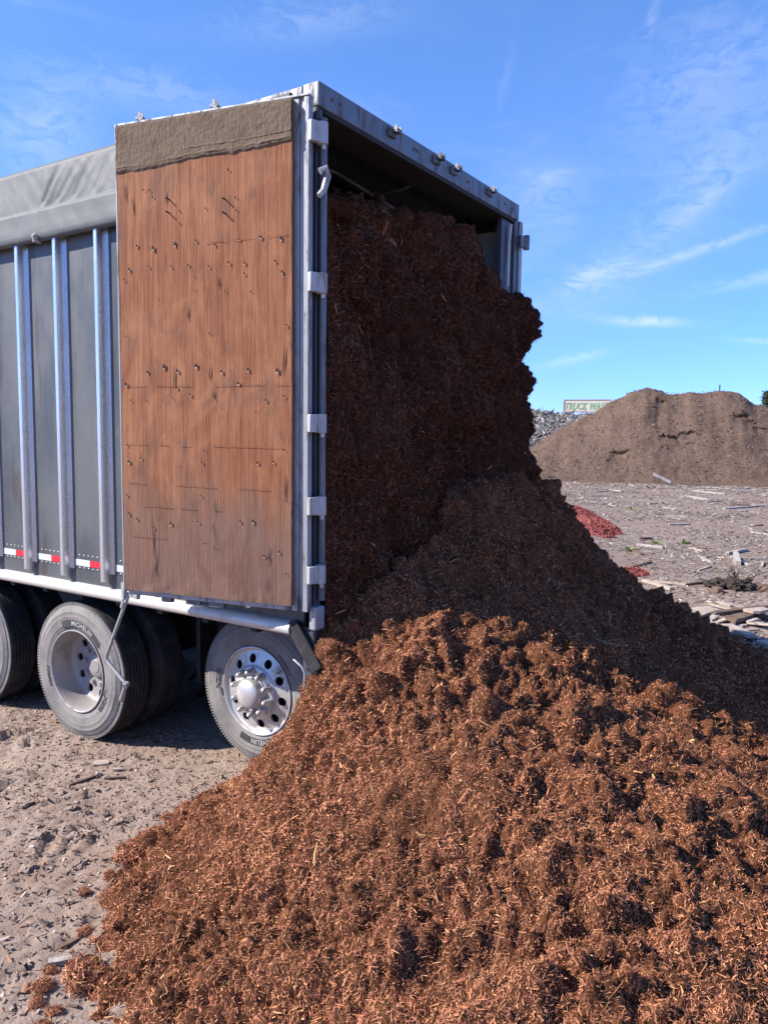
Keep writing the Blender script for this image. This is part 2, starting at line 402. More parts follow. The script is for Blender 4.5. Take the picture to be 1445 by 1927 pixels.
a = m.noise(6, (1, 1, 1), 8, .7); m.mix(m.ramp(a, .4, .65), (.30, .235, .19)); m.mix(m.ramp(m.noise(25, (1, .3, 1), 7, .7), .5, .72, 0, .6), (.47, .40, .34)); m.bump(m.noise(40, (1, .3, 1), 5), .01)
M_PALEWOOD = m.m
m = Mat('compost', (.215, .143, .106), .95, spec=.15)
a = m.noise(.9, detail=9, rough=.75); b = m.noise(7, detail=8, rough=.8)
m.mix(m.ramp(a, .40, .60), (.165, .108, .081)); m.mix(m.ramp(b, .55, .72, 0, .8), (.26, .19, .145)); m.mix(m.ramp(b, .28, .42, .7, 0), (.12, .08, .06))
c3 = m.noise(22, detail=5, rough=.8); m.mix(m.ramp(c3, .52, .66, 0, .7), (.33, .25, .195)); m.mix(m.ramp(c3, .34, .46, .7, 0), (.10, .066, .05)); m.bump(b, .20).bump(a, .25).bump(c3, .06); M_COMPOST = m.m
m = Mat('grey_chips', (.30, .275, .25), .95, spec=.15)
a = m.noise(2.2, (1, 1, 1), 9, .85, .5); b = m.noise(9, (1, 1, 1), 6, .85)
m.mix(m.ramp(a, .45, .6), (.18, .15, .13)); m.mix(m.ramp(b, .50, .64), (.46, .44, .42)); m.mix(m.ramp(b, .32, .43, 1, 0), (.09, .075, .065)); m.bump(b, .25); M_GREYCHIP = m.m
m = Mat('red_mulch', (.27, .070, .060), .9, spec=.2); m.mix(m.ramp(m.noise(14, detail=7, rough=.8), .4, .62), (.15, .04, .035)); m.bump(m.noise(30, detail=6), .03); M_REDM = m.m
M_LEAF = simple('leaf_green', (.15, .20, .045), .7, 0, .5, 20)
M_NEEDLE = simple('needle_green', (.035, .055, .03), .8, 0, .5, 5)
M_BARK = simple('bark', (.09, .07, .055), .9, 0, .5, 5)
M_CLOD = simple('dark_clod', (.055, .038, .028), .95, 0, .5, 12, .02)

# ------------------------------------------------------------------ ground sheet
def graded(lo, hi, step, far, grow):
    a = list(np.arange(lo, hi + step * .5, step)); s = step; p = a[-1]
    while p < far[1]: s *= grow; p += s; a.append(p)
    s = step; p = a[0]; b = []
    while p > far[0]: s *= grow; p -= s; b.append(p)
    return np.array(b[::-1] + a)
gx = graded(-2.4, .7, .019, (-900, 2500), 1.07); gy = graded(-.6, 3.9, .021, (-1500, 1800), 1.07)
X, Y = np.meshgrid(gx, gy, indexing='ij'); P = np.stack([X.ravel(), Y.ravel(), 0 * X.ravel()], -1)
near = np.exp(-((P[:, 0] + 1) ** 2 / 60 + (P[:, 1] - 1) ** 2 / 60))
Z = .05 * fbm(P * .35, 4, seed=3) * (1 - near) + .016 * fbm(P * 2.2, 4, .55, 5) * near + .013 * fbm(P * 9, 4, .65, 8) * near + .010 * np.abs(fbm(P * np.array([13, 22, 1]), 3, .6, 12)) * near
# lug prints of big tyres: broken bars in bands that run along the truck
for cx, wdt, ph in ((-.86, .36, 0.0), (-1.72, .33, .4)):
    lx = P[:, 0] - cx - .06 * np.sin(P[:, 1] * 1.3)
    band = np.clip(1.25 - (np.abs(lx) / wdt) ** 4, 0, 1)
    bars = np.sin((P[:, 1] + np.abs(lx) * .75 + .03 * fbm(P * 6, 3, seed=21)) * 2 * math.pi / .155 + ph)
    mask = np.clip(fbm(P * 1.8, 3, seed=31) * 3.2 + .25, 0, 1) * np.exp(-((P[:, 1] - 1.4) / 1.6) ** 2)
    Z += band * mask * (.013 * np.clip(bars * 2.6, -1, 1) - .006)
crk = fbm(P * np.array([2.6, 5.0, 1]) + .3 * fbm(P * 4, 3, .5, 48)[:, None], 4, .62, 44)
crack = np.clip(.07 - np.abs(crk), 0, .07) / .07
Z += .040 * np.sign(crk) * near * np.clip(np.abs(crk) / .05, 0, 1) * np.clip(fbm(P * 1.1, 2, seed=51) * 3 + .1, 0, 1)
Z -= .045 * crack * near * np.clip(fbm(P * 1.1, 2, seed=51) * 3 + .3, 0, 1)
# sink the sheet a little away from the wheels' contact so that they stand on it
P[:, 2] = Z
dirt = mesh_np('ground', P, grid_faces(len(gx), len(gy)), M_DIRT)
tag(dirt, kind='structure')
# ------------------------------------------------------------------ the trailer
W, H, LEN = 2.62, 4.09, 9.0
trailer = tag(empty('trailer'), 'grey tarp-topped trailer with its plywood-lined rear door swung open, spilling dark mulch', 'trailer')
# side skin, ribs, reflective tape
RIB0, PITCH = 1.809, .4424
ribs = [RIB0 + PITCH * i for i in range(-4, 16)]
edges = [.085] + [r - .06 for r in ribs if r > .3] + [LEN]
for k in range(len(edges) - 1):
    y0, y1 = edges[k] + .0015, edges[k + 1] - .0015
    o = MB().box(0, .03, y0, y1, 1.262, 3.75).build('side_panel', M_PANEL, trailer)
    MB().box(-.004, .03, y0, y1, 1.166, 1.2605).build('skirt_panel', M_PANEL, trailer)
prof = [(-.003, -.078), (-.003, -.042), (-.052, -.040), (-.062, -.036), (-.066, -.028), (-.066, -.009), (-.062, -.002), (-.052, .002),
        (-.003, .004), (-.003, .040), (.0, .040), (.0, -.078)]
rib_src = None
for yl in ribs:
    if yl < .3: continue
    if rib_src is None:
        V = [(x, y, z) for z in (1.212, 3.62) for x, y in prof]; n = len(prof)
        F = [(k, (k + 1) % n, n + (k + 1) % n, n + k) for k in range(n)] + [tuple(range(n))[::-1], tuple(range(n, 2 * n))]
        b = MB().add(V, F); rib_src = b.build('rib', M_RIB, trailer, smooth=35); rib_src.location = (0, yl, 0)
    else:
        o = rib_src.copy(); COL.objects.link(o); o.location = (0, yl, 0)
rv = MB()
def rivet(x, y, z, r=.0055, nx=-1):
    V = [(x + nx * .004, y, z)] + [(x, y + r * math.cos(a), z + r * math.sin(a)) for a in [k * math.pi / 3 for k in range(6)]]
    rv.add(V, [(0, 1 + k, 1 + (k + 1) % 6) for k in range(6)])
for i in range(len(ribs) - 1):
    if ribs[i + 1] < .4: continue
    a, b = ribs[i] + .05, ribs[i + 1] - .088
    mid = a + (b - a) * .47
    MB().box(-.0028, -.0002, a, mid - .0006, 1.286, 1.331).build('reflective_tape', M_RED, trailer)['label'] = 'red segment of the reflective tape'
    MB().box(-.0028, -.0002, mid, b, 1.286, 1.331).build('reflective_tape', M_WHITE, trailer)['label'] = 'white segment of the reflective tape'
    y = a + .012
    while y < b:
        rivet(0, y, 1.362); rivet(0, y, 1.272); y += .049
    z = 1.40
    while z < 3.55: rivet(-.003, ribs[i + 1] - .060, z, .0045); z += .082
tag(rv.build('rivet', M_RIVET, trailer), kind='stuff')
# bottom rail (rounded lip), rear end scuffed
MB().prism([(-.004, 1.166), (-.030, 1.163), (-.050, 1.148), (-.060, 1.125), (-.058, 1.104), (-.046, 1.090), (-.01, 1.088), (.0, 1.1)], .155, LEN).build('bottom_rail', M_RAIL, trailer, smooth=50)
# tarp: crowned roof, side drop with wrinkles and a rolled hem
ys = np.linspace(.185, LEN, 420)
prof = [(1.31, 4.20), (.9, 4.175), (.5, 4.125), (.2, 4.085), (.03, 4.070), (-.012, 4.062), (-.022, 4.045)]
prof += [(-.024 - .040 * t, 4.045 - .29 * t) for t in np.linspace(.04, 1, 26)]
prof += [(-.066, 3.750), (-.073, 3.746), (-.075, 3.728), (-.076, 3.69), (-.082, 3.64), (-.089, 3.59), (-.089, 3.562), (-.080, 3.544), (-.055, 3.536), (-.02, 3.55), (.0, 3.58)]
pf = np.array(prof); A = np.zeros((len(ys), len(pf), 3))
A[:, :, 0] = pf[None, :, 0]; A[:, :, 1] = ys[:, None]; A[:, :, 2] = pf[None, :, 1]
Q = A.reshape(-1, 3).copy(); zz = Q[:, 2]; yy = Q[:, 1]
drop = np.clip((4.06 - zz) / .06, 0, 1) * np.clip((zz - 3.53) / .05, 0, 1)
w = .004 * fbm(np.stack([yy * 5 + zz * 2, zz * 4, 0 * yy], -1), 4, .5, 61)
w += .003 * fbm(np.stack([yy * 16 - zz * 14, zz * 3, 0 * yy], -1), 3, .5, 62)
for y0, ang, am in ((2.36, -.55, .026), (2.20, -.75, .016), (2.02, -.62, .015), (1.80, -.5, .012), (2.9, .5, .010), (3.3, -.4, .012), (4.2, -.5, .02), (5.6, -.6, .02)):
    d = (yy - y0) - ang * (zz - 3.75); w += -am * .7 * np.exp(-(d / .026) ** 2) * np.clip((zz - 3.75) / .05, 0, 1) * np.clip((4.04 - zz) / .12, 0, 1)
    d2 = d + .055; w += am * .5 * np.exp(-(d2 / .035) ** 2) * np.clip((zz - 3.75) / .05, 0, 1) * np.clip((4.04 - zz) / .12, 0, 1)
for y0 in (2.395, 4.6, 6.8):
    w += -.006 * np.exp(-((yy - y0) / .006) ** 2)
hem = np.clip((3.74 - zz) / .03, 0, 1)
w += hem * .005 * fbm(np.stack([yy * 11 - zz * 9, zz * 6, 0 * yy], -1), 3, .6, 65)
Q[:, 0] -= w * drop
Q[:, 2] += .006 * fbm(np.stack([yy * 2.5, 0 * yy, Q[:, 0]], -1), 2, .5, 66) * (zz < 3.6)
tarp = mesh_np('tarp', Q, grid_faces(len(ys), len(pf)), M_TARP, trailer)
bm = bmesh.new(); bm.from_mesh(tarp.data); bmesh.ops.recalc_face_normals(bm, faces=bm.faces); bm.to_mesh(tarp.data); bm.free()
Q2 = Q.copy(); Q2[:, 0] = W - Q[:, 0]; Q2 = Q2.reshape(len(ys), len(pf), 3)
tb = mesh_np('tarp', Q2.reshape(-1, 3), grid_faces(len(ys), len(pf)), M_TARP, trailer)
lin = [(x, z - .022) for x, z in prof[:6]]; lin = [(.045, 3.98)] + lin[::-1][1:]; lin += [(W - x, z) for x, z in lin[::-1]]
LN = MB(); V = [(x, y, z) for y in (.42, LEN) for x, z in lin]; n = len(lin)
LN.add(V, [(k, k + 1, n + k + 1, n + k) for k in range(n - 1)]).build('shade_liner', M_INDARK, trailer, fix=False)  # dark sheet added below the tarp to keep the interior black
MB().tube([(-.100, 2.37, 3.575), (-.112, 2.375, 3.560), (-.104, 2.38, 3.535), (-.06, 2.385, 3.528)], [.012, .017, .017, .010], 8).build('tarp_clip', M_HINGE, trailer, smooth=40)
# roof cap behind the header
MB().box(.0, W, .1105, .80, 4.03, 4.085).build('cap_strip', M_FRAME, trailer, bevel=.006)
# far side, front, floor
MB().box(W - .03, W, .085, LEN, 1.17, 3.9).build('far_side_wall', M_INNER, trailer)
fb = MB()
for z in np.arange(1.5, 3.85, .082):
    for y in (.17, .52): 
        V = [(W - .034, y, z)] + [(W - .0305, y + .007 * math.cos(a), z + .007 * math.sin(a)) for a in [k * math.pi / 3 for k in range(6)]]
        fb.add(V, [(0, 1 + k, 1 + (k + 1) % 6) for k in range(6)])
tag(fb.build('wall_rivet', M_CHASSIS, trailer), kind='stuff')
MB().box(.03, .045, .085, LEN, 1.26, 3.75).build('near_side_lining', M_INDARK, trailer)
MB().box(0, W, LEN, LEN + .04, 1.1, 4.07).build('front_wall', M_PANEL, trailer)
MB().box(.03, W - .03, .02, LEN, 1.14, 1.24).build('floor_deck', M_CHASSIS, trailer)
MB().box(-.0, .05, .185, LEN, 3.72, 3.98).build('top_rail', M_INDARK, trailer)
MB().box(W - .05, W, .185, LEN, 3.9, 4.06).build('top_rail', M_INDARK, trailer)
for y in (.75, 1.55, 2.4, 3.3, 4.3, 5.4, 6.6, 7.8):
    MB().tube([(.05, y, 3.93), (.5, y, 4.05), (1.31, y, 4.13), (W - .5, y, 4.05), (W - .05, y, 3.93)], .025, 8).build('roof_bow', M_FRAME, trailer, smooth=40)
MB().tube([(1.35, .10, 3.985), (1.35, .32, 3.93), (1.36, .55, 3.92), (1.36, .78, 4.08)], .012, 8).build('bow_strut', M_FRAME, trailer, smooth=40)
MB().tube([(.06, .62, 3.93), (.9, .56, 3.96), (1.36, .55, 3.92), (2.5, .6, 3.84)], .013, 8).build('cross_cable', M_FRAME, trailer, smooth=40)
# rear frame: header beam, posts, sill, bumper
hb = MB(); hb.box(-.0, W, 0, .11, 3.962, 4.09)
hb.build('rear_header', M_FRAME, trailer, bevel=.008)
MB().box(.06, W - .06, .005, .24, 3.938, 3.9605).build('header_lip', M_INDARK, trailer, bevel=.004)
MB().box(.062, W - .062, .245, .40, 3.975, 4.02).build('header_lip', M_INDARK, trailer, bevel=.004)
for (a, b) in (((.0, .055)), ((W - .055, W))):
    MB().box(a, b, .012, .083, 1.02, 3.9605).build('rear_post', M_POST, trailer, bevel=.006)
MB().box(W - .26, W - .057, .03, .07, 1.25, 3.937).build('inner_post_plate', M_POST, trailer, bevel=.004)
MB().tube([(W - .16, -.002, 3.90), (W - .162, .01, 3.75), (W - .165, .01, 3.42)], .012, 8).build('chain_guide', M_RAIL, trailer, smooth=40)
MB().box(-.006, W + .006, .014, .13, 1.03, 1.139).build('rear_sill', M_POST, trailer, bevel=.01)
MB().box(-.004, W + .004, -.02, .10, .84, 1.028).build('rear_bumper', M_POST, trailer, bevel=.018)
MB().box(-.055, .035, -.035, .0115, 1.14, 1.272).build('post_foot', M_DOORFR, trailer, bevel=.01)
MB().box(.0, .03, .018, .155, 1.1405, 1.2605).build('corner_gusset', M_CHASSIS, trailer)
# sloped mud guard behind the last wheel, with its strap
mg = MB()
dy, dz = (-.19, -.25); L = math.hypot(dy, dz); ax = (0, dy / L, dz / L); az = (0, -dz / L, dy / L)
mg.obox((.12, .072, 1.035), (1, 0, 0), ax, az, (.165, L / 2, .022))
mg.obox((-.038, .058, 1.035), (1, 0, 0), ax, az, (.010, L / 2, .045))
mg.build('mud_guard', M_TREAD, trailer, bevel=.008)
MB().tube([(-.055, .12, .955), (-.058, .06, .925), (-.055, .04, .89), (-.05, .045, .80)], .006, 6).build('guard_strap', M_HINGE, trailer, smooth=40)
# header marker lamps / door latches
for i, x in enumerate((.713, 1.254, 1.499, 2.061)):
    p = MB(); p.box(x - .05, x + .035, -.018, -.0005, 4.015, 4.062).box(x - .015, x + .035, -.052, -.018, 4.04, 4.052).box(x - .015, x - .009, -.052, -.018, 4.052, 4.082).box(x + .029, x + .035, -.052, -.018, 4.052, 4.082)
    o = p.build('latch_catch', M_FRAME, trailer, bevel=.003)
    MB().box(x - .005, x + .025, -.045, -.02, 4.054, 4.070).build('catch_roller', M_LAMP, o, bevel=.003)
sc = MB()
for x in (.12, .19, .98, 1.02, 1.72, 2.35, 2.5): sc.tube([(x, -.006, 4.03), (x, .002, 4.03)], .011, 8)
tag(sc.build('header_screw', M_LAMP, trailer), kind='stuff')
# hinges and the hinge tube
MB().tube([(.028, -.012, 1.30), (.028, -.012, 3.90)], .021, 12).build('hinge_tube', M_FRAME, trailer, smooth=40)
for z1, z0 in ((3.863, 3.750), (3.089, 2.980), (2.339, 2.235), (1.890, 1.784), (1.508, 1.403)):
    hm = MB(); hm.tube([(-.012, -.036, z0), (-.012, -.036, z1)], .030, 16)
    hm.obox((-.052, -.024, (z0 + z1) / 2), (-.95, .31, 0), (.31, .95, 0), (0, 0, 1), (.042, .016, (z1 - z0) / 2 - .004))
    hg = hm.build('hinge', M_HINGE, trailer, smooth=40, bevel=.004)
    MB().tube([(-.006, -.04, z0 - .022), (-.006, -.04, z0 + .001)], .011, 8).build('hinge_pin', M_RAIL, hg, smooth=40)
MB().tube([(-.055, -.052, 3.60), (-.03, -.070, 3.62), (-.012, -.072, 3.585), (-.035, -.062, 3.505), (-.06, -.05, 3.475)], [.018, .019, .019, .019, .015], 8).build('hold_back_hook', M_DOORFR, trailer, smooth=40)
# far door folded back and its hinges
MB().box(W + .055, W + .115, .015, 1.25, 1.28, 3.98).build('far_door', M_DOORFR, trailer, bevel=.006)
for z1, z0 in ((3.863, 3.750), (3.089, 2.980), (2.339, 2.235), (1.890, 1.784)):
    MB().tube([(W + .078, -.035, z0), (W + .078, -.035, z1)], .026, 12).obox((W + .045, -.02, (z0 + z1) / 2), (1, -.25, 0), (.25, 1, 0), (0, 0, 1), (.045, .014, .046)).build('hinge', M_FRAME, trailer, smooth=40, bevel=.003)

# the open door: local x = along the door from the hinge, local y = outward (towards the viewer), z up
TH = .2024
door = MB()
DW, D0, D1 = 1.231, 1.247 - 1.25, 3.982 - 1.25
door.box(0, .030, -.05, 0, D0, D1)
door.box(.030, .058, -.05, -.012, D0, D1).box(.058, .115, -.05, -.004, D0, D1)
door.box(.115, DW - .012, -.05, -.002, D0, D0 + .032).box(.115, DW - .012, -.05, -.008, D1 - .03, D1)
door.box(DW - .012, DW, -.05, .030, D0 + .022, D1)
door.box(.115, DW - .012, -.049, -.018, D0 + .032, D1 - .03)
d = door.build('door', M_DOORFR, trailer, bevel=.004)
d.location = (-.0848, -.003, 1.25)
# columns: x axis -> (-sin, cos), y axis -> outward (-cos, -sin), right handed needs z flipped sign check
Rm = Matrix(((-math.sin(TH), -math.cos(TH), 0, 0), (math.cos(TH), -math.sin(TH), 0, 0), (0, 0, 1, 0), (0, 0, 0, 1)))
d.rotation_euler = Rm.to_euler()
# top cap lip
MB().box(.0, DW, -.052, .004, D1 + .001, D1 + .012).build('top_cap', M_DOORFR, d, bevel=.002)
# plywood sheet with a worn, slightly wavy face
nx, nz = 90, 200
px = np.linspace(.084, DW - .014, nx); pz = np.linspace(D0 + .034, D1 - .012, nz)
A = np.stack(np.meshgrid(px, pz, indexing='ij') + [np.full((nx, nz), .030)], -1)[:, :, [0, 2, 1]].reshape(-1, 3)
A[:, 1] += .0035 * fbm(A * np.array([9, 1, .9]), 4, .6, 71) + .0015 * fbm(A * np.array([40, 1, 4]), 3, .6, 72)
lowz = np.clip((.18 - (A[:, 2] - D0)) / .15, 0, 1); A[:, 1] += lowz * .010 * fbm(A * np.array([14, 1, 10]), 4, .65, 73)
ed = (np.abs(A[:, 0] - .084) < 1e-6) | (np.abs(A[:, 0] - DW + .014) < 1e-6)
A[:, 0] += ed * .002 * fbm(A * np.array([1, 1, 20]), 3, .6, 74)
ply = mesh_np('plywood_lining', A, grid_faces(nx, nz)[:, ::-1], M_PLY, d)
MB().box(.086, DW - .016, -.017, .0245, D0 + .036, D1 - .014).build('plywood_edge', M_PLYEDGE, d)
# dried mud coat along the top of the sheet
nx, nz = 170, 80
px = np.linspace(.085, DW - .013, nx); t = np.linspace(0, 1, nz)
PX, T = np.meshgrid(px, t, indexing='ij')
lowedge = D1 - .255 - .012 * fbm(np.stack([px * 3, 0 * px, 0 * px], -1), 4, .6, 81) - .035 * (px - .6) - .008 * fbm(np.stack([px * 25, 0 * px, 0 * px], -1), 3, .6, 84)
PZ = (D1 - .0125) * T + lowedge[:, None] * (1 - T)
B = np.stack([PX.ravel(), 0 * PX.ravel(), PZ.ravel()], -1)
th = .0045 + .003 * fbm(B * np.array([10, 1, 16]), 4, .65, 82) + .0025 * fbm(B * np.array([50, 1, 60]), 3, .6, 83)
e = np.clip(T.ravel() / .06, 0, 1) * np.clip((1 - T.ravel()) / .03, .3, 1)
ridge = np.exp(-((T.ravel() - .12) / .022) ** 2) * .005 * np.clip(fbm(B * np.array([5, 1, 0]), 3, .6, 85) + .6, 0, 1.4) + np.exp(-((T.ravel() - .27) / .012) ** 2) * .004 * (B[:, 0] < .75)
B[:, 1] = .0345 + (th + ridge) * e - .006 * (1 - e)
mesh_np('mud_coat', B, grid_faces(nx, nz)[:, ::-1], M_MUD, d)
# bolt holes and split knots in the plywood, as small recessed looking cups with a pale lower lip
hol = MB(); lip = MB()
def hole_px(u, v, r):                          # u: 0 hinge side .. 1 free edge, v: 0 bottom .. 1 top of the sheet
    x = .084 + u * (DW - .098); z = D0 + .034 + v * (D1 - D0 - .046)
    n = 8; V = [(x, .0345, z)] + [(x + r * .8 * math.cos(a), .0368, z + r * 1.15 * math.sin(a)) for a in [k * 2 * math.pi / n for k in range(n)]]
    hol.add(V, [(0, 1 + (k + 1) % n, 1 + k) for k in range(n)])
    if r > .006: lip.obox((x, .0372, z - r * 1.0), (1, 0, 0), (0, 1, 0), (0, 0, 1), (r * .5, .0012, r * .32))
rows = [(.742, .012, [.06, .18, .30, .42, .53, .66, .78, .90]), (.70, .010, [.10, .24, .335, .47, .565, .67, .80, .93]), (.675, .008, [.04, .27, .55, .96]),
        (.640, .006, [.20, .36, .52, .74]), (.56, .007, [.02, .46, .98]), (.486, .013, [.09, .25, .37, .53, .63, .73, .84]), (.455, .011, [.30, .66, .97]),
        (.427, .008, [.03, .13, .56, .68, .83, .95]), (.405, .007, [.21, .40]), (.318, .007, [.02, .50, .98]), (.295, .012, [.10, .20, .49, .86, .955]),
        (.275, .005, [.62]), (.218, .007, [.03, .50, .98]), (.165, .011, [.19, .27, .53, .93, .955]), (.148, .010, [.68, .81]), (.105, .009, [.16, .05, .43]), (.06, .006, [.02, .98])]
for v, r, us in rows:
    for u in us: hole_px(u + random.uniform(-.02, .02), v + random.uniform(-.008, .008), r * random.uniform(.55, 1.0))
for u, v in ((.62, .81), (.62, .785), (.30, .825), (.30, .80), (.47, .81)): hole_px(u, v, .006)
for u, v in ((.34, .88), (.8, .86), (.835, .862), (.78, .845)): hole_px(u, v, .006)
scr = MB()
for v, u0, u1, sl in ((.743, .02, .55, .006), (.452, .02, .98, -.004), (.325, .05, .97, -.010), (.238, .12, .97, -.022), (.19, .30, .98, -.016), (.12, .35, .95, -.02)):
    xa, xb = .084 + u0 * (DW - .098), .084 + u1 * (DW - .098); z0 = D0 + .034 + v * (D1 - D0 - .046); m_ = 14
    for i in range(m_):
        if random.random() < .35: continue
        p = np.array([xa + (xb - xa) * (i + .5) / m_, .0362, z0 - sl * (i / m_) * .5 + random.uniform(-.0015, .0015)])
        scr.obox(p, (1, 0, 0), (0, 1, 0), (0, 0, 1), ((xb - xa) / m_ * .5, .0008, random.uniform(.0004, .0010)))
tag(scr.build('saw_score', M_SCORE, d), kind='stuff')
crk_ = MB()
for u, v, L_ in ((.335, .47, .14), (.545, .475, .10), (.96, .50, .16), (.19, .12, .22), (.205, .06, .16), (.05, .86, .10), (.42, .60, .08), (.30, .84, .08), (.88, .10, .12), (.57, .43, .06), (.10, .83, .10), (.97, .24, .14), (.60, .66, .07)):
    x = .084 + (1 - u) * (DW - .098); z = D0 + .034 + v * (D1 - D0 - .046); pts = [(x + random.uniform(-.006, .006), .0352, z + L_ * (k / 5 - .5)) for k in range(6)]
    crk_.tube(pts, [.0004, .0016, .0028, .0022, .0014, .0004], 5)
tag(crk_.build('split', M_HOLE, d), kind='stuff')
tag(hol.build('bolt_hole', M_HOLE, d, fix=False), kind='stuff')
tag(lip.build('hole_lip', M_PALEWOOD, d), kind='stuff')
nl = MB()
for u, v in ((.315, .835), (.315, .808), (.64, .822), (.64, .795)):
    x = .084 + (1 - u) * (DW - .098); z = D0 + v * (D1 - D0); nl.tube([(x, .03, z), (x + .004, .062, z + .004)], .004, 6)
tag(nl.build('nail', M_CHASSIS, d), kind='stuff')
for x in (1.085, .585):                        # door latch brackets on the top cap
    lb = MB(); lb.box(x - .028, x + .004, -.03, -.002, D1 + .013, D1 + .032).box(x - .014, x + .010, -.030, -.026, D1 + .032, D1 + .062).box(x - .014, x + .010, -.008, -.004, D1 + .032, D1 + .062).box(x + .004, x + .03, -.026, -.01, D1 + .026, D1 + .042)
    lb.build('latch_bracket', M_FRAME, d, bevel=.002)
# small roller blocks under the door (they throw the little shadows on the rail)
for x, w_ in ((.95, .035), (.76, .05), (.60, .05)):
    MB().box(x - w_, x + w_, -.047, -.012, D0 - .030, D0 - .002).build('bottom_cleat', M_FRAME, d, bevel=.003)

# tarp crank: cranked rod with a grip, hung on a bracket at the door's lower corner
ck = MB()
ck.tube([(-.300, 1.196, 1.262), (-.318, 1.21, 1.225), (-.33, 1.216, 1.19), (-.33, 1.40, .845), (-.33, 1.413, .808), (-.33, 1.390, .785), (-.33, 1.225, .675)], .0115, 10)
ck.tube([(-.33, 1.222, 1.20), (-.33, 1.245, 1.155)], [.02, .017], 10)
ck.obox((-.325, 1.235, 1.262), (.3, .95, .1), (-.95, .3, 0), (0, 0, 1), (.020, .012, .048)).obox((-.315, 1.16, 1.238), (.2, .98, 0), (-.98, .2, 0), (0, 0, 1), (.06, .012, .014))
crank = ck.build('tarp_crank', M_HANDLE, trailer, smooth=40)
MB().tube([(-.335, 1.222, .685), (-.335, 1.232, .655), (-.337, 1.262, .575), (-.337, 1.266, .562)], [.014, .013, .017, .012], 10).build('grip', M_HANDLE, crank, smooth=40)
MB().tube([(-.32, 1.222, .682), (-.352, 1.215, .668)], .016, 8).build('elbow_joint', M_HANDLE, crank, smooth=40)

# ------------------------------------------------------------------ wheels
RT = .504
def tyre_profile(w_=.275):
    half = [(.030, .286), (.016, .300), (.006, .325), (.003, .343), (.0015, .345), (.003, .348), (.000, .375), (.0, .395), (-.001, .398), (.0, .401), (.004, .430), (.003, .433), (.006, .437),
            (.014, .458), (.020, .470), (.026, .474), (.027, .480), (.030, .492), (.037, RT - .003), (.046, RT)]
    tread = []
    for gx_ in (.078, .112, .1375, .163, .197):
        tread += [(gx_ - .006, RT), (gx_ - .004, RT - .012), (gx_ + .004, RT - .012), (gx_ + .006, RT)]
    return half + tread + [(w_ - x, r) for x, r in half[::-1]]
def make_tyre(parent, xoff=0, notches=True):
    b = MB(); b.lathe(tyre_profile(), 112)
    if notches:
        for k in range(150):
            a = 2 * math.pi * k / 150; ar = np.array([0, math.sin(a), math.cos(a)]); at = np.array([0, math.cos(a), -math.sin(a)])
            b.obox(np.array([.029, 0, 0]) + ar * .491, at, ar, (1, 0, 0), (.0058, .011, .004))
    o = b.build('tyre', M_TREAD, parent, smooth=28); o.location = (xoff, 0, 0)
    o.data.materials.append(M_SIDEWALL)
    for p in o.data.polygons:
        c = p.center; rr = math.hypot(c.y, c.z)
        if notches and rr < .4985 and c.x < .06: p.material_index = 1
    return o
def ring_text(txt, phi0, r0, size, name, mat, parent, ext=.0015, x=-.0005, spacing=1.0, shear=0.0, stretch=1.0):
    cu = bpy.data.curves.new('lettering', 'FONT'); cu.body = txt; cu.size = size; cu.extrude = ext; cu.offset = size * .022
    cu.space_character = spacing; cu.align_x = 'CENTER'; cu.shear = shear; cu.resolution_u = 3
    to = bpy.data.objects.new('lettering', cu); COL.objects.link(to)
    dg = bpy.context.evaluated_depsgraph_get(); dg.update()
    me = bpy.data.meshes.new_from_object(to.evaluated_get(dg)); bpy.data.objects.remove(to); bpy.data.curves.remove(cu)
    for v in me.vertices:
        tx, ty, tz = v.co; r = r0 + ty; ph = phi0 + tx * stretch / r0
        v.co = (x - tz, -r * math.sin(ph), r * math.cos(ph))
    me.name = name
    return link(name, me, mat, parent)
def arc_patch(p0, p1, ra, rb, name, mat, parent, x=-.0004):
    n = 24; V = []; 
    for k in range(n + 1):
        a = p0 + (p1 - p0) * k / n
        for r in (ra, rb):
            V.append((x, -r * math.sin(a), r * math.cos(a)))
    return MB().add(V, [(2 * k, 2 * k + 1, 2 * k + 3, 2 * k + 2) for k in range(n)]).build(name, mat, parent, fix=False)
def with_holes(o, holes, rad, x0, x1, n=16):    # real openings, cut with an exact boolean
    c = MB()
    for (y, z) in holes: c.tube([(x0, y, z), (x1, y, z)], rad, n)
    k = c.build('cutter', None); m = o.modifiers.new('cut', 'BOOLEAN'); m.object = k; m.operation = 'DIFFERENCE'; m.solver = 'EXACT'
    dg = bpy.context.evaluated_depsgraph_get(); dg.update()
    me = bpy.data.meshes.new_from_object(o.evaluated_get(dg)); o.modifiers.clear(); old = o.data; me.name = old.name; o.data = me
    bpy.data.meshes.remove(old); bpy.data.objects.remove(k); me.shade_smooth(); me.set_sharp_from_angle(angle=R(32)); return o
def letters(parent, rot, x=-.0005):
    arc_patch(rot + R(-24), rot + R(50), .328, .377, 'lettering_patch', M_LETTERBG, parent, x - .0006)
    ring_text('MICHELIN', rot + R(14), .3360, .047, 'sidewall_lettering', M_LETTER, parent, x=x - .0016, spacing=1.10, stretch=1.0)
    ring_text('XZE2', rot + R(122), .335, .045, 'sidewall_lettering', M_EMBOSS, parent, x=x - .0006, stretch=1.3)
    ring_text('275/80R22.5', rot + R(-105), .332, .026, 'sidewall_lettering', M_EMBOSS, parent, x=x - .0006, spacing=1.15)
    ring_text('TUBELESS', rot + R(107), .322, .012, 'sidewall_lettering', M_EMBOSS, parent, x=x - .0006)
def lathe_solid(prof, n=80): return MB().lathe(prof, n, closed=True)
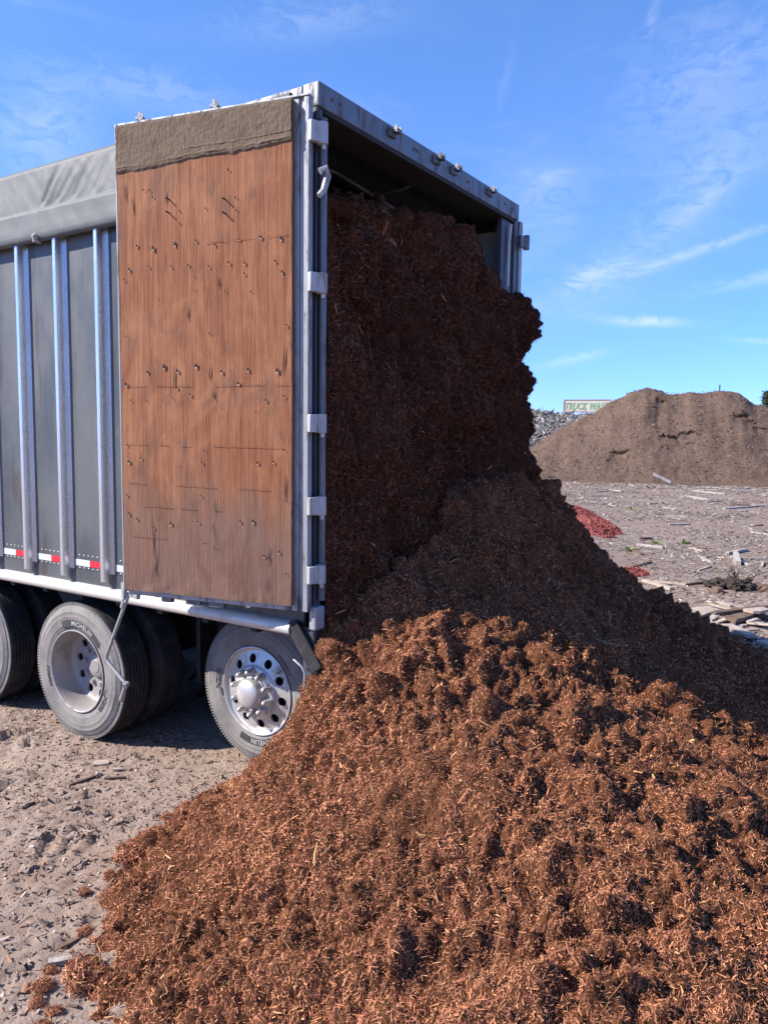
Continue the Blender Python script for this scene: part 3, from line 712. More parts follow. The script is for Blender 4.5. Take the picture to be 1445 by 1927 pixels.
HOLES = [(math.sin(2 * math.pi * k / 10 + .16), math.cos(2 * math.pi * k / 10 + .16)) for k in range(10)]

def convex_wheel(x, y, z, rot):
    outer = [(.012, .302), (.003, .303), (.001, .298), (.004, .292), (.024, .287), (.030, .276), (.026, .262), (.018, .245), (.010, .215), (.004, .19), (-.002, .178), (-.012, .170), (-.016, .160), (-.016, .10), (-.016, .02)]
    inner = [(.0, .02), (.0, .15), (.018, .19), (.034, .25), (.05, .275), (.10, .277), (.20, .270), (.255, .285), (.272, .303), (.262, .300), (.2, .279), (.06, .286), (.03, .294)]
    w_ = lathe_solid(outer + inner, 96).build('wheel', M_WHEELM, trailer, smooth=32)
    with_holes(w_, [(.222 * s, .222 * c) for s, c in HOLES], .031, -.06, .07)
    w_.location = (x, y, z)
    make_tyre(w_)
    letters(w_, rot)
    hub = MB().lathe([(-.014, .112), (-.030, .110), (-.034, .104), (-.055, .103), (-.070, .100)] + [(-.070 - .042 * math.sin(t), .100 * math.cos(t)) for t in np.linspace(.15, 1.5, 12)] + [(-.112, .0002)], 48)
    hub.build('hub_cap', M_WHEELM, w_, smooth=40)
    for k in range(10):
        a = 2 * math.pi * k / 10 + .05; c, s = math.cos(a) * .1435, math.sin(a) * .1435
        nb = MB().lathe([(-.014, .027), (-.022, .027), (-.026, .0235), (-.030, .0195), (-.062, .0190), (-.074, .0170), (-.084, .012), (-.088, .004), (-.088, .0005)], 12)
        o = nb.build('lug_nut', M_WHEELM, w_, smooth=50); o.location = (0, s, c)
    MB().tube([(.03, -.20, .17), (.0, -.185, .155)], .006, 6).build('valve', M_HINGE, w_)
    MB().lathe([(.06, .27), (.07, .10), (.09, .0005)], 32).build('brake_drum', M_CHASSIS, w_)
    return w_
def dish_wheel(x, y, z, rot):
    outer = [(.012, .302), (.002, .303), (.000, .297), (.004, .291), (.020, .284), (.040, .280), (.06, .276), (.15, .268), (.168, .262), (.178, .250), (.186, .225), (.192, .18), (.194, .115), (.194, .02)]
    inner = [(.206, .02), (.206, .19), (.198, .24), (.19, .270), (.16, .277), (.06, .285), (.025, .294)]
    w_ = lathe_solid(outer + inner, 96).build('wheel', M_DISH, trailer, smooth=32)
    with_holes(w_, [(.208 * s, .208 * c) for s, c in HOLES], .030, .15, .23)
    w_.location = (x, y, z)
    make_tyre(w_); o = make_tyre(w_, .325, False)
    letters(w_, rot)
    MB().lathe([(.192, .092), (.172, .088), (.166, .082), (.163, .05), (.158, .046), (.157, .02), (.157, .0005)], 40).build('hub_cap', M_DISH, w_, smooth=40)
    for k in range(10):
        a = 2 * math.pi * k / 10 + .2; c, s = math.cos(a) * .1435, math.sin(a) * .1435
        o = MB().lathe([(.193, .023), (.188, .023), (.186, .0185), (.172, .0175), (.170, .0005)], 10).build('lug_nut', M_DISH, w_, smooth=50); o.location = (0, s, c)
    MB().lathe([(.21, .27), (.22, .19), (.40, .19), (.40, .0005)], 32).build('brake_drum', M_CHASSIS, w_)
    return w_
wr = convex_wheel(.415, .839, RT, R(153))
wd = dish_wheel(.0, 2.193, RT, R(0))
def clone(src, loc, flip=False):
    c = src.copy(); COL.objects.link(c); c.location = loc
    if flip: c.rotation_euler = (0, 0, math.pi)
    for ch in src.children:
        k = ch.copy(); COL.objects.link(k); k.parent = c
    return c
clone(wd, (.0, 3.55, RT)).rotation_euler = (R(70), 0, 0)
for src, y in ((wr, .839), (wd, 2.193), (wd, 3.55)):
    clone(src, (W - src.location.x, y, RT), True)
for y in (.839, 2.193, 3.55):
    MB().tube([(.52, y, RT), (W - .52, y, RT)], .065, 12).build('axle', M_CHASSIS, trailer, smooth=40)
for y in (1.52, 2.875):
    MB().box(.55, W - .55, y - .02, y + .02, .42, 1.0).build('shade_panel', M_CHASSIS, trailer)  # cross panels added to darken the space under the trailer
MB().tube([(1.0, 1.75, .70), (1.0, 2.65, .70)], .16, 16).build('shade_tank', M_CHASSIS, trailer, smooth=40)  # tank added to fill and darken the underbody
MB().box(W - .72, W - .68, .20, 6.0, .14, 1.03).build('shade_skirt', M_CHASSIS, trailer)  # invented skirt, added to keep far-side light from under the trailer
for x in (.75, W - .82):
    MB().box(x, x + .07, .14, LEN, .86, 1.138).build('chassis_beam', M_CHASSIS, trailer)
for y in np.arange(.5, LEN, .42):
    MB().box(.06, W - .06, y, y + .05, 1.03, 1.139).build('cross_member', M_CHASSIS, trailer)
for y in (1.5, 2.87, 4.2): MB().box(.72, .85, y - .10, y + .10, .62, .86).build('axle_hanger', M_CHASSIS, trailer)
# ------------------------------------------------------------------ the mulch
HP = np.array([
 (-.015, -.07, .95), (.06, -.157, 1.037), (.16, -.27, 1.125), (.24, -.36, 1.2), (.365, -.49, 1.25), (.405, -.54, 1.26), (.51, -.655, 1.22), (.635, -.8, 1.14),
 (.79, -.965, 1.06), (1.0, -1.21, .94), (1.23, -1.46, .83), (1.52, -1.78, .61), (1.71, -1.99, .48), (1.82, -2.11, .39),
 (3, -.17, 1.81), (3, -.32, 1.60), (3, -.56, 1.34), (3, -.97, 1.07), (3, -1.35, .84), (3, -1.79, .67), (3, -1.95, .61), (3, -2.6, .28),
 (2.3, -1.2, 1.0), (2.3, -1.78, .70), (2.0, -.75, 1.30), (1.3, -.72, 1.30), (1.3, -.26, 1.86), (2.0, -.28, 1.90), (2.6, -.25, 1.87), (.75, -.22, 1.52), (.3, -.12, 1.30), (.08, -.02, 1.08),
 (4, .2, .75), (4, -.6, .62), (4, -1.4, .38), (4, -2.2, .16), (5, -.5, .02), (5, -2.0, 0.0), (4.8, .5, .1), (3.6, .6, 1.0), (3, .5, 1.4),
 (.02, .69, -.01), (-.344, .70, 0), (-.81, .64, 0), (-1.18, .33, 0), (-1.56, -.05, .0), (-1.70, -.28, 0), (-2.1, -1.1, -.01), (-2.35, -2.2, -.04), (-2.6, -.4, -.25), (-1.6, .6, -.25), (-.9, 1.1, -.25), (0, 1.2, -.25),
 (.0, .19, .43), (.0, .37, .17), (-.1, .50, .03), (.0, .05, .74), (.25, .45, .12), (.5, .6, .25), (.4, .25, .75), (1.3, .5, 1.3), (2.4, .5, 1.5),
 (-.4, -.4, .70), (-.9, -.8, .43), (-.5, .2, .30), (-1.15, -.3, .18), (0, -1.0, .92), (-.6, -1.4, .58), (-1.3, -1.6, .27), (.35, -1.8, .70), (-.6, -2.4, .36), (1.0, -2.6, .34), (.2, -3.0, .22),
 (-1.5, -2.8, .02), (1.5, -3.3, .08), (0, -4.0, -.05), (3, -3.4, .05), (-1.6, -.8, .10), (-1.0, -2.4, .27)])
def tps_fit(P, z, lam=.004):
    d = np.linalg.norm(P[:, None] - P[None], axis=-1); K = np.where(d > 0, d ** 2 * np.log(d + 1e-12), 0) + lam * np.eye(len(P))
    A = np.zeros((len(P) + 3,) * 2); A[:-3, :-3] = K; A[:-3, -3:] = np.c_[np.ones(len(P)), P]; A[-3:, :-3] = A[:-3, -3:].T
    return np.linalg.solve(A, np.r_[z, 0, 0, 0])
def tps(P, w, q):
    out = np.empty(len(q))
    for s in range(0, len(q), 20000):
        b = q[s:s + 20000]; d2 = ((b[:, None] - P[None]) ** 2).sum(-1)
        out[s:s + 20000] = (.5 * d2 * np.log(d2 + 1e-12)) @ w[:-3] + w[-3] + b @ w[-2:]
    return out
TW = tps_fit(HP[:, :2], HP[:, 2])
def lumps(P):                                   # clods and pockets of the shredded bark
    q = P + .05 * np.stack([vnoise(P * 6, 1), vnoise(P * 6, 2), vnoise(P * 6, 3)], -1)
    big = fbm(q * 2.1, 3, .5, 101)
    l1 = puff(q * 3.1, 111); l2 = puff(q * 7.3, 121); l3 = puff(q * 16, 131); l4 = puff(q * 33, 141); l5 = gnoise(q * 60, 146)
    amp = .65 + .5 * np.clip(fbm(q * 1.3, 2, .5, 150) + .3, 0, 1.2)
    pock = np.clip(-.22 - .8 * fbm(q * 3.4, 4, .6, 161), 0, .5)      # pockets between the clods
    k2 = np.clip(1.0 + 1.4 * gnoise(P * 1.15, 171), .55, 1.9); k3 = np.clip(1.05 + 1.3 * gnoise(P * 1.9, 172), .6, 1.9); k4 = np.clip(.9 + 1.2 * gnoise(P * 2.7, 173), .4, 1.7)
    return amp * (.062 * big + .046 * l1 + .043 * k2 * l2 + .026 * k3 * l3 + .015 * k4 * l4 + .006 * l5) - .15 * pock + .014
sx = graded(-2.4, 1.9, .0115, (-2.5, 5.0), 1.02); sy = graded(-2.6, .85, .0115, (-4.2, 1.15), 1.02)
PX, PY = np.meshgrid(sx, sy, indexing='ij'); q = np.stack([PX.ravel(), PY.ravel()], -1)
pz = tps(HP[:, :2], TW, q)
G = np.stack([q[:, 0], q[:, 1], pz], -1).reshape(len(sx), len(sy), 3)
nrm = grid_normals(G).reshape(-1, 3); Gf = G.reshape(-1, 3)
fade = np.clip(Gf[:, 2] / .10 + .35, 0.0, 1)
rag = .10 * fbm(Gf * np.array([2.4, 2.4, 0]), 4, .62, 160) + .05 * billow(Gf * np.array([7, 7, 0]), 171)
Gd = Gf + nrm * (lumps(Gf) * fade)[:, None]
Gd[:, 2] += rag * np.clip(1 - np.abs(Gf[:, 2]) / .22, 0, 1) * .9
nr = grid_normals(Gd.reshape(len(sx), len(sy), 3)).reshape(-1, 3)
F1 = grid_faces(len(sx), len(sy))
keep = (Gd[F1][:, :, 2].max(1) > -.05); F1 = F1[keep]
# the block that still stands in the trailer mouth
nu, nv = 200, 300
u = np.linspace(0, 1, nu)
def wall_point(u, t):
    x = .065 + 2.545 * u
    ztop = np.interp(x, [0, .25, .45, .73, 1.0, 1.38, 1.77, 2.05, 2.3, 2.62], [3.53, 3.54, 3.52, 3.55, 3.64, 3.66, 3.60, 3.46, 3.29, 3.04])
    bul = np.interp(x, [0, .15, .5, 1.2, 2.0, 2.45, 2.62], [-.02, .03, .10, .12, .15, .22, .23])
    # profile: t 0..1  from deep inside, over the brow, down the face
    ty = np.array([2.2, 1.2, .55, .25, .06, -.30, -.60, -.78, -.86, -1.16, -1.10, -1.22, -1.1])
    tz = np.array([-.30, -.12, -.02, .0, -.08, 0, 0, 0, 0, 0, 0, 0, 0])
    zf = np.array([0, 0, 0, 0, 0, 3.34, 3.18, 2.95, 2.68, 2.45, 2.10, 1.65, 1.0])
    tt = np.array([0, .12, .22, .28, .34, .42, .50, .58, .66, .73, .82, .91, 1.0])
    y = np.interp(t, tt, ty); dz = np.interp(t, tt, tz); zfa = np.interp(t, tt, zf)
    yy = np.where(y > 0, y, y * bul)
    top = ztop + dz - .55 * np.clip((x - 1.75) / .6, 0, 1) * np.clip((y - .12) / .6, 0, 1)
    k = np.clip((t - .34) / .08, 0, 1)
    zend = np.minimum(top, np.interp(t, tt, np.r_[[9] * 5, zf[5:]]))
    z = top * (1 - k) + zend * k
    return np.stack([x + 0 * t, yy, np.minimum(z, top)], -1)
U, T = np.meshgrid(u, np.linspace(0, 1, nv), indexing='ij')
Wp = wall_point(U.ravel(), T.ravel()).reshape(nu, nv, 3)
for it in range(6):                            # soften the profile's corners
    Wp[:, 1:-1] = .25 * Wp[:, :-2] + .5 * Wp[:, 1:-1] + .25 * Wp[:, 2:]
edge = np.clip((u - .955) / .045, 0, 1) ** 2; Wp[:, :, 1] += (edge * .40)[:, None] * (Wp[:, :, 1] < .1)
wn_ = -grid_normals(Wp)
if wn_[nu // 2, nv * 3 // 4, 1] > 0: wn_ = -wn_
Wf = Wp.reshape(-1, 3); nW = wn_.reshape(-1, 3)
inset = np.clip((Wf[:, 0] - .06) / .14, .22, 1) * np.clip((2.66 - Wf[:, 0]) / .06, .5, 1)
facef = np.array([1, 1, .62])                  # clods on the face hang down a little
wl = 1.35 * lumps(Wf * facef + 5) + .085 * puff(Wf * np.array([2.3, 2.3, 1.8]), 182) + .045 * puff(Wf * np.array([4.6, 4.6, 3.4]), 183) + .05 * fbm(Wf * 1.6, 2, .5, 180) + .035
Wd = Wf + nW * (wl * inset)[:, None]
Wd[:, 0] = np.clip(Wd[:, 0], .05, 2.66); 
F2 = grid_faces(nu, nv) + len(Gd)
nw2 = -grid_normals(Wd.reshape(nu, nv, 3)).reshape(-1, 3)
if (nw2[:, 1] > 0).mean() > .5: nw2 = -nw2; F2 = F2
else: F2 = F2[:, ::-1]
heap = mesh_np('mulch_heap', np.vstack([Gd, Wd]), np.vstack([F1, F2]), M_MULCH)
heap.data.materials.append(M_MULCHSHADE); heap.data.polygons.foreach_set('material_index', np.r_[np.zeros(len(F1), np.int32), np.ones(len(F2), np.int32)])
tag(heap, 'heap of reddish brown shredded bark mulch pouring from the trailer onto the dirt', 'mulch heap')

PAL = np.array([(.40, .152, .074), (.25, .085, .044), (.50, .208, .098), (.14, .046, .028), (.57, .288, .132), (.53, .238, .114), (.36, .130, .086), (.30, .103, .060)])
def strands(C, Nn, length, width, tilt, seed, straw=.06, straw_col=(.48, .30, .12), flat=False):
    """bent two-piece fibres lying on a surface: points C, normals Nn"""
    rg = np.random.default_rng(seed); n = len(C)
    a = rg.normal(size=(n, 3)); a -= Nn * (a * Nn).sum(1, keepdims=True); a /= np.linalg.norm(a, axis=1, keepdims=True) + 1e-9
    el = rg.normal(0, tilt, n)[:, None] + .12
    d = a * np.cos(el) + Nn * np.sin(el)
    L = (length * np.exp(rg.normal(0, .55, n)))[:, None]; w = (width * np.exp(rg.normal(0, .4, n)))[:, None]
    side = np.cross(d, Nn) + .7 * rg.normal(size=(n, 3)) * .6; side -= d * (side * d).sum(1, keepdims=True); side /= np.linalg.norm(side, axis=1, keepdims=True) + 1e-9
    bend = np.cross(d, side) * rg.normal(0, .22, n)[:, None] * L
    c = C + Nn * (.004 + .004 * rg.random(n)[:, None])
    p0 = c - d * L * .5; p2 = c + d * L * .5; p1 = c + bend
    if flat:                                    # short fibres: one slightly twisted strip each
        V = np.stack([p0 - side * w * .5, p0 + side * w * .5, p2 + bend + side * w * .35, p2 + bend - side * w * .35], 1).reshape(-1, 3)
        F = np.arange(n)[:, None] * 4 + np.array([0, 1, 2, 3])
    else:
        V = np.stack([p0 - side * w * .35, p0 + side * w * .35, p1 - side * w * .5, p1 + side * w * .5, p2 - side * w * .2, p2 + side * w * .2], 1).reshape(-1, 3)
        b = np.arange(n)[:, None] * 6
        F = np.concatenate([b + np.array([0, 1, 3, 2]), b + np.array([2, 3, 5, 4])], 0)
    patch = fbm(C * 3.0, 3, .6, 190) + .6 * gnoise(C * 14, 191)
    idx = rg.integers(0, len(PAL), n)
    col = np.array([1.04, 1.09, 1.13]) * (.68 * PAL[idx] + .32 * PAL.mean(0)) * np.exp(rg.normal(0, .22, n))[:, None] * (1 + .5 * patch[:, None])
    s = rg.random(n) < straw; col[s] = np.array(straw_col) * np.exp(rg.normal(0, .3, s.sum()))[:, None]
    return V, F, np.repeat(col, 4 if flat else 6, 0)
def scatter(V, F, Nv, n, rg, weight=None):
    A = V[F]; ar = .5 * np.linalg.norm(np.cross(A[:, 2] - A[:, 0], A[:, 3] - A[:, 1]), axis=1)
    if weight is not None: ar = ar * weight(A.mean(1))
    i = rg.choice(len(F), n, p=ar / ar.sum()); r = rg.random((n, 2))
    a, b, c, d_ = (A[i][:, k] for k in range(4)); ru, rv_ = r[:, :1], r[:, 1:]
    pts = a * (1 - ru) * (1 - rv_) + b * ru * (1 - rv_) + c * ru * rv_ + d_ * (1 - ru) * rv_
    nn = Nv[F[i]].mean(1); nn /= np.linalg.norm(nn, axis=1, keepdims=True) + 1e-9
    return pts, nn
def near_w(c):                                  # thin the fibres out where the heap is out of sight behind itself
    return np.clip((3.3 / np.linalg.norm(c - CAM_POS, axis=1)) ** 1.7, .2, 1.4) * (c[:, 0] < 3.6) * (c[:, 1] > -3.6) * (c[:, 2] > -.03)
rg = np.random.default_rng(5)
pa, na = scatter(Gd, F1, nr, 400000, rg, near_w)
pb, nb = scatter(Wd, F2 - len(Gd), nw2, 120000, rg, lambda c: (c[:, 1] < .8) * 1.0)
V1, Fa, C1 = strands(pa, na, .0115, .0021, .62, 31, straw=.012, straw_col=(.50, .29, .14), flat=True)
V2, Fb, C2 = strands(pb, nb, .020, .0020, .45, 32, straw=.006, flat=True)
C2 = C2 * .42                                  # shade on the standing block, put into its fibre colour
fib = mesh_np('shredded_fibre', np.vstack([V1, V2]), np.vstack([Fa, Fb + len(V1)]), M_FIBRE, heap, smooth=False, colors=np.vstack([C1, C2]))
tag(fib, kind='stuff')
# stray wood splinters, wider and paler
pc, ncn = scatter(Gd, F1, nr, 800, rg, near_w); pd, nd = scatter(Wd, F2 - len(Gd), nw2, 160, rg, lambda c: (c[:, 1] < .5) * 1.0)
V3, Fc, C3 = strands(np.vstack([pc, pd]) + np.vstack([ncn, nd]) * .006, np.vstack([ncn, nd]), .036, .0048, .3, 33, straw=.5, straw_col=(.46, .28, .13))
tag(mesh_np('wood_splinter', V3, Fc, M_FIBRE, heap, smooth=False, colors=C3), kind='stuff')
# a few chunks of red bark that show on the standing face
def chunk(p, axis, L, w_, t, mat, name, parent):
    ax = np.array(axis, float); ax /= np.linalg.norm(ax); s = np.cross(ax, [0, -1, .1]); s /= np.linalg.norm(s); nn = np.cross(ax, s)
    b = MB(); b.obox(p, ax, s, nn, (L / 2, w_ / 2, t / 2)); return b.build(name, mat, parent, bevel=.004)
M_BARKRED = simple('bark_red', (.26, .075, .035), .85, 0, .5, 25, .004)
for (bx, bz), a in (((.70, 3.38), (1, 0, -.55)), ((.52, 3.43), (.3, 0, -1))):
    kk = np.argmin((Wd[:, 0] - bx) ** 2 + (Wd[:, 2] - bz) ** 2 + 9 * (Wd[:, 1] > .3)); a = np.array(a, float); a -= nw2[kk] * np.dot(a, nw2[kk]); p = Wd[kk] + nw2[kk] * .008
    chunk(p, a, .075, .026, .010, M_BARKRED, 'bark_chunk', heap)

# loose clumps that rolled off the heap's edge
def make_clump(seed, r):
    rg_ = np.random.default_rng(seed); bm = bmesh.new(); bmesh.ops.create_icosphere(bm, subdivisions=3, radius=r)
    V = np.array([v.co[:] for v in bm.verts]); F = np.array([[v.index for v in f.verts] for f in bm.faces]); bm.free()
    Nn = V / r; sc_ = np.array([1, .7 + .5 * rg_.random(), .42]); P = V * (1 + .75 * fbm(V / r * 1.6 + seed * 3, 3, .6, seed))[:, None] * sc_
    me = bpy.data.meshes.new('mulch_clump')
    i = rg_.integers(0, len(V), 900); S, SF, SC = strands(P[i] + Nn[i] * .002, Nn[i], .016, .0018, .6, seed + 1, .03)
    Va = np.vstack([P, S]); tri = [tuple(f) for f in F] + [tuple(f + len(P)) for f in SF]
    me.from_pydata(Va.tolist(), [], tri)
    at = me.color_attributes.new('tone', 'FLOAT_COLOR', 'POINT'); c = np.ones((len(Va), 4), np.float32); c[:len(P), :3] = (.085, .03, .015); c[len(P):, :3] = SC
    at.data.foreach_set('color', c.ravel()); me.materials.append(M_FIBRE); me.update(); return me
CL = [make_clump(300 + k, .05) for k in range(5)]
spots = [(-1.572, -.026, 1.5), (-.856, .562, 1.5), (-1.148, .355, .8), (-1.185, .487, .5), (-.639, .60, 1.3), (.0, .70, 1.0), (-.335, .70, 1.2), (-1.696, .057, .7), (-1.761, -.006, .6), (-1.50, .02, .5),
         (-1.189, .28, .6), (-1.02, .52, .5), (-.45, .74, .6), (-1.38, .22, .6), (-1.62, .12, .45), (-1.84, -.16, .8), (-1.75, -.10, .5), (-.75, .68, .45), (-.14, .74, .6), (-1.30, .12, .9)]
for k, (x, y, s) in enumerate(spots):
    o = link('mulch_clump', CL[k % 5] if k < 5 else CL[k % 5]); 
    o.location = (x, y, .014 * s); o.rotation_euler = (0, 0, k * 1.7); o.scale = (s, s, s)
    big = {0: 'large loose mulch clump at the lowest left tip of the heap', 1: 'large loose mulch clump where the heap edge bends above the tyre prints', 4: 'loose mulch clump on the heap edge nearest the square wood chip', 5: 'loose mulch clump at the heap edge closest to the rear wheel', 6: 'loose mulch clump at the heap edge midway to the rear wheel', 2: 'round loose mulch clump lying alone on the bare dirt'}
    tag(o, big.get(k, 'small loose clump of brown mulch lying on the dirt off the heap edge'), 'mulch clump', 'loose mulch clumps along the heap edge')

# ------------------------------------------------------------------ litter on the dirt
def chips(n, pos, length, width, cols, seed, thick=.15, tilt=.18):
    rg_ = np.random.default_rng(seed); az = rg_.random(n) * 6.283; el = rg_.normal(0, tilt, n); ro = rg_.normal(0, .35, n)
    d = np.stack([np.cos(az) * np.cos(el), np.sin(az) * np.cos(el), np.sin(el)], -1); up = np.array([0, 0, 1.0])
    s = np.cross(up, d); s /= np.linalg.norm(s, axis=1, keepdims=True); nn = np.cross(d, s)
    s, nn = s * np.cos(ro)[:, None] + nn * np.sin(ro)[:, None], nn * np.cos(ro)[:, None] - s * np.sin(ro)[:, None]
    L = (length * np.exp(rg_.normal(0, .5, n)))[:, None] * .5; w = (width * np.exp(rg_.normal(0, .45, n)))[:, None] * .5; t = w * thick
    c = pos + up * (np.abs(np.sin(el))[:, None] * L * .6 + t * .6)
    P = []
    for sz in (-1, 1):
        for a_, b_ in ((-1, -.8), (1, -1), (.85, 1), (-.9, .7)): P.append(c + a_ * d * L + b_ * s * w + sz * nn * t)
    V = np.stack(P, 1).reshape(-1, 3); b = np.arange(n)[:, None] * 8
    F = np.concatenate([b + np.array(f) for f in ((4, 5, 6, 7), (0, 1, 5, 4), (2, 3, 7, 6))], 0)
    cols = np.array(cols); col = cols[rg_.integers(0, len(cols), n)] * np.exp(rg_.normal(0, .2, n))[:, None]
    return V, F, np.repeat(col, 8, 0)
def ground_z(p):                                # height of the sheet under a point (nearest sample)
    i = np.clip(np.searchsorted(gx, p[:, 0]), 0, len(gx) - 1); j = np.clip(np.searchsorted(gy, p[:, 1]), 0, len(gy) - 1)
    return Z.reshape(len(gx), len(gy))[i, j]
rg = np.random.default_rng(9)
GREYS = [(.29, .245, .21), (.36, .32, .285), (.20, .15, .12), (.13, .090, .070), (.24, .185, .15), (.44, .40, .365), (.085, .058, .045), (.16, .112, .088)]
n = 105000
dist = 6 + 42 * rg.random(n) ** 1.5; ang = R(33.1) + rg.uniform(R(-50), R(-2), n)
pos = np.stack([CAM_POS[0] + dist * np.cos(ang), CAM_POS[1] + dist * np.sin(ang), 0 * dist], -1)
dens = fbm(pos * .45, 4, .6, 210); ok = (dens + .25 * rg.random(n) > -.12) & (pos[:, 0] > 3.4 + .8 * dens); pos = pos[ok]; pos[:, 2] = ground_z(pos); n = len(pos)
V, F, C_ = chips(n, pos, .070, .016, GREYS, 41)
V = V.reshape(n, 8, 3); c0 = V.mean(1, keepdims=True); k = (.50 + np.linalg.norm(pos - CAM_POS, axis=1) / 34)[:, None, None]; V = (c0 + (V - c0) * k).reshape(-1, 3)
tag(mesh_np('wood_litter', V, F, M_CHIPS, None, False, C_), kind='stuff', label='silvery chips and splinters strewn over the yard beside the heap', cat='wood litter')
n = 17000
pos = np.stack([rg.uniform(-2.6, .6, n), rg.uniform(-.9, 4.5, n), np.zeros(n)], -1); dens = fbm(pos * 1.1, 3, .6, 220) + .45 * (pos[:, 1] < .5)
pos = pos[dens + .3 * rg.random(n) > .05]; pos[:, 2] = ground_z(pos)
V, F, C_ = chips(len(pos), pos, .022, .007, [(.36, .27, .22), (.38, .30, .25), (.20, .15, .12), (.26, .14, .085), (.12, .085, .065), (.15, .11, .09), (.09, .06, .048)], 42, .25, .25)
tag(mesh_np('chip_litter', V, F, M_CHIPS, None, False, C_), kind='stuff', label='crumbs of bark and grit on the dirt in front of the wheels', cat='bark litter')
n = 900
pos = np.stack([rg.uniform(-2.6, .6, n), rg.uniform(-.9, 4.0, n), np.zeros(n)], -1); dens = fbm(pos * 1.6, 3, .6, 230)
pos = pos[dens + .3 * rg.random(n) > .12]; pos[:, 2] = ground_z(pos)
V, F, C_ = chips(len(pos), pos, .016, .012, [(.36, .265, .215), (.28, .205, .165), (.22, .16, .13), (.42, .33, .28)], 43, .7, .5)
tag(mesh_np('dirt_crumb', V, F, M_CHIPS, None, False, C_), kind='stuff', label='loose crumbs of dry dirt in the tyre prints', cat='dirt crumbs')
# red-dyed mulch spilled beyond the heap
def spill(cx, cy, rx, ry, h, seed, n, name, label, rot=0.0):
    gx2 = np.linspace(-1, 1, 46); A = np.stack(np.meshgrid(gx2, gx2, indexing='ij'), -1).reshape(-1, 2)
    cr, sr = math.cos(rot), math.sin(rot); B = np.stack([cx + A[:, 0] * rx * cr - A[:, 1] * ry * sr, cy + A[:, 0] * rx * sr + A[:, 1] * ry * cr, 0 * A[:, 0]], -1); rr = np.linalg.norm(A, axis=1)
    B[:, 2] = h * np.clip(1 - rr, -.1, 1) ** 1.0 + .16 * h * fbm(B * 2.2, 4, .6, seed) - .03
    F = grid_faces(46, 46); o = mesh_np(name, B, F, M_REDM)
    nn = grid_normals(B.reshape(46, 46, 3)).reshape(-1, 3); rg_ = np.random.default_rng(seed)
    p, q_ = scatter(B, F, nn, n, rg_, lambda c: (c[:, 2] > .0) * 1.0)
    V, Fc_, C_ = chips(n, p, .055, .02, [(.33, .075, .065), (.25, .055, .048), (.40, .12, .10), (.19, .045, .04)], seed, .2, .35)
    tag(mesh_np('dyed_chip', V, Fc_, M_CHIPS, o, False, C_), kind='stuff')
    return tag(o, label, 'mulch spill')
spill(16.75, 4.45, 3.3, .95, .50, 51, 6000, 'red_mulch_spill', 'long spill of red dyed mulch on the ground beyond the dark heap', math.atan2(3.0, 4.4))
spill(9.75, .95, .50, .36, .10, 52, 700, 'red_mulch_spill', 'smaller patch of red dyed mulch right beside the dark heap edge')

# planks and sticks
def plank(x0, y0, x1, y1, w_, t, mat, name='wood_scrap', z=None, tiltz=0.0):
    a, b = np.array([x0, y0, 0.0]), np.array([x1, y1, 0.0]); L = np.linalg.norm(b - a); d = (b - a) / L; s = np.array([-d[1], d[0], 0])
    n = max(4, int(L / .12)); V = []
    for i in range(n + 1):
        f = i / n - .5; wob = .10 * w_ * vnoise(np.array([[i * .9, x0 * 3, y0 * 3]]), 7)[0]; ww = w_ * (.5 + .10 * vnoise(np.array([[i * 1.3, y0 * 5, 2]]), 8)[0]) * (1 if 0 < i < n else .82)
        for sgn, zz in ((-1, -.5), (1, -.5), (1, .5), (-1, .5)):
            p = d * f * L + s * (sgn * ww + wob) + np.array([0, 0, zz * t + f * tiltz]); V.append(p)
    F = []
    for i in range(n):
        for k in range(4): F.append((4 * i + k, 4 * i + (k + 1) % 4, 4 * i + 4 + (k + 1) % 4, 4 * i + 4 + k))
    F += [(3, 2, 1, 0), tuple(4 * n + k for k in range(4))]
    c = (a + b) / 2; gz = ground_z(c[None])[0] if z is None else z
    o = MB().add(V, F).build(name, mat); o.location = (c[0], c[1], gz + t * .5 + abs(tiltz) * .5 + .004); return o
MAT = dict(w=M_GREYWOOD, g=M_GREYWOOD, b=M_BROWNWOOD, d=M_BROWNWOOD, p=M_PALEWOOD)
far = [('w', 33.28, 4.93, 31.94, 3.32), ('w', 23.99, 2.00, 26.55, 1.01), ('w', 28.93, 4.12, 27.45, 3.05), ('g', 20.04, 2.90, 20.17, 2.30), ('w', 30.58, 7.77, 30.06, 7.10), ('b', 14.28, 2.06, 14.47, 1.83), ('w', 13.23, 1.81, 13.04, 1.24),
       ('b', 38.51, 5.26, 40.01, 4.76), ('w', 13.08, .03, 13.85, -.20), ('w', 11.9, -.3, 12.6, -.25)]
def stick_label(mt, D):
    c = {M_GREYWOOD: 'silver grey weathered stick', M_BROWNWOOD: 'dark brown weathered stick', M_PALEWOOD: 'pale tan weathered stick'}[mt]
    return c + (' lying flat in the near yard beside the scrap boards' if D < 15 else ' lying flat in the middle of the open yard' if D < 26 else ' lying flat far back near the brown mound')
for k, (m_, x0, y0, x1, y1) in enumerate(far):
    D_ = math.hypot(x0 + 3.4, y0 + 2.7)
    tag(plank(x0, y0, x1, y1, .045 + .0028 * D_, .05, MAT[m_]), stick_label(MAT[m_], D_), 'wood scrap', 'sticks scattered over the yard')
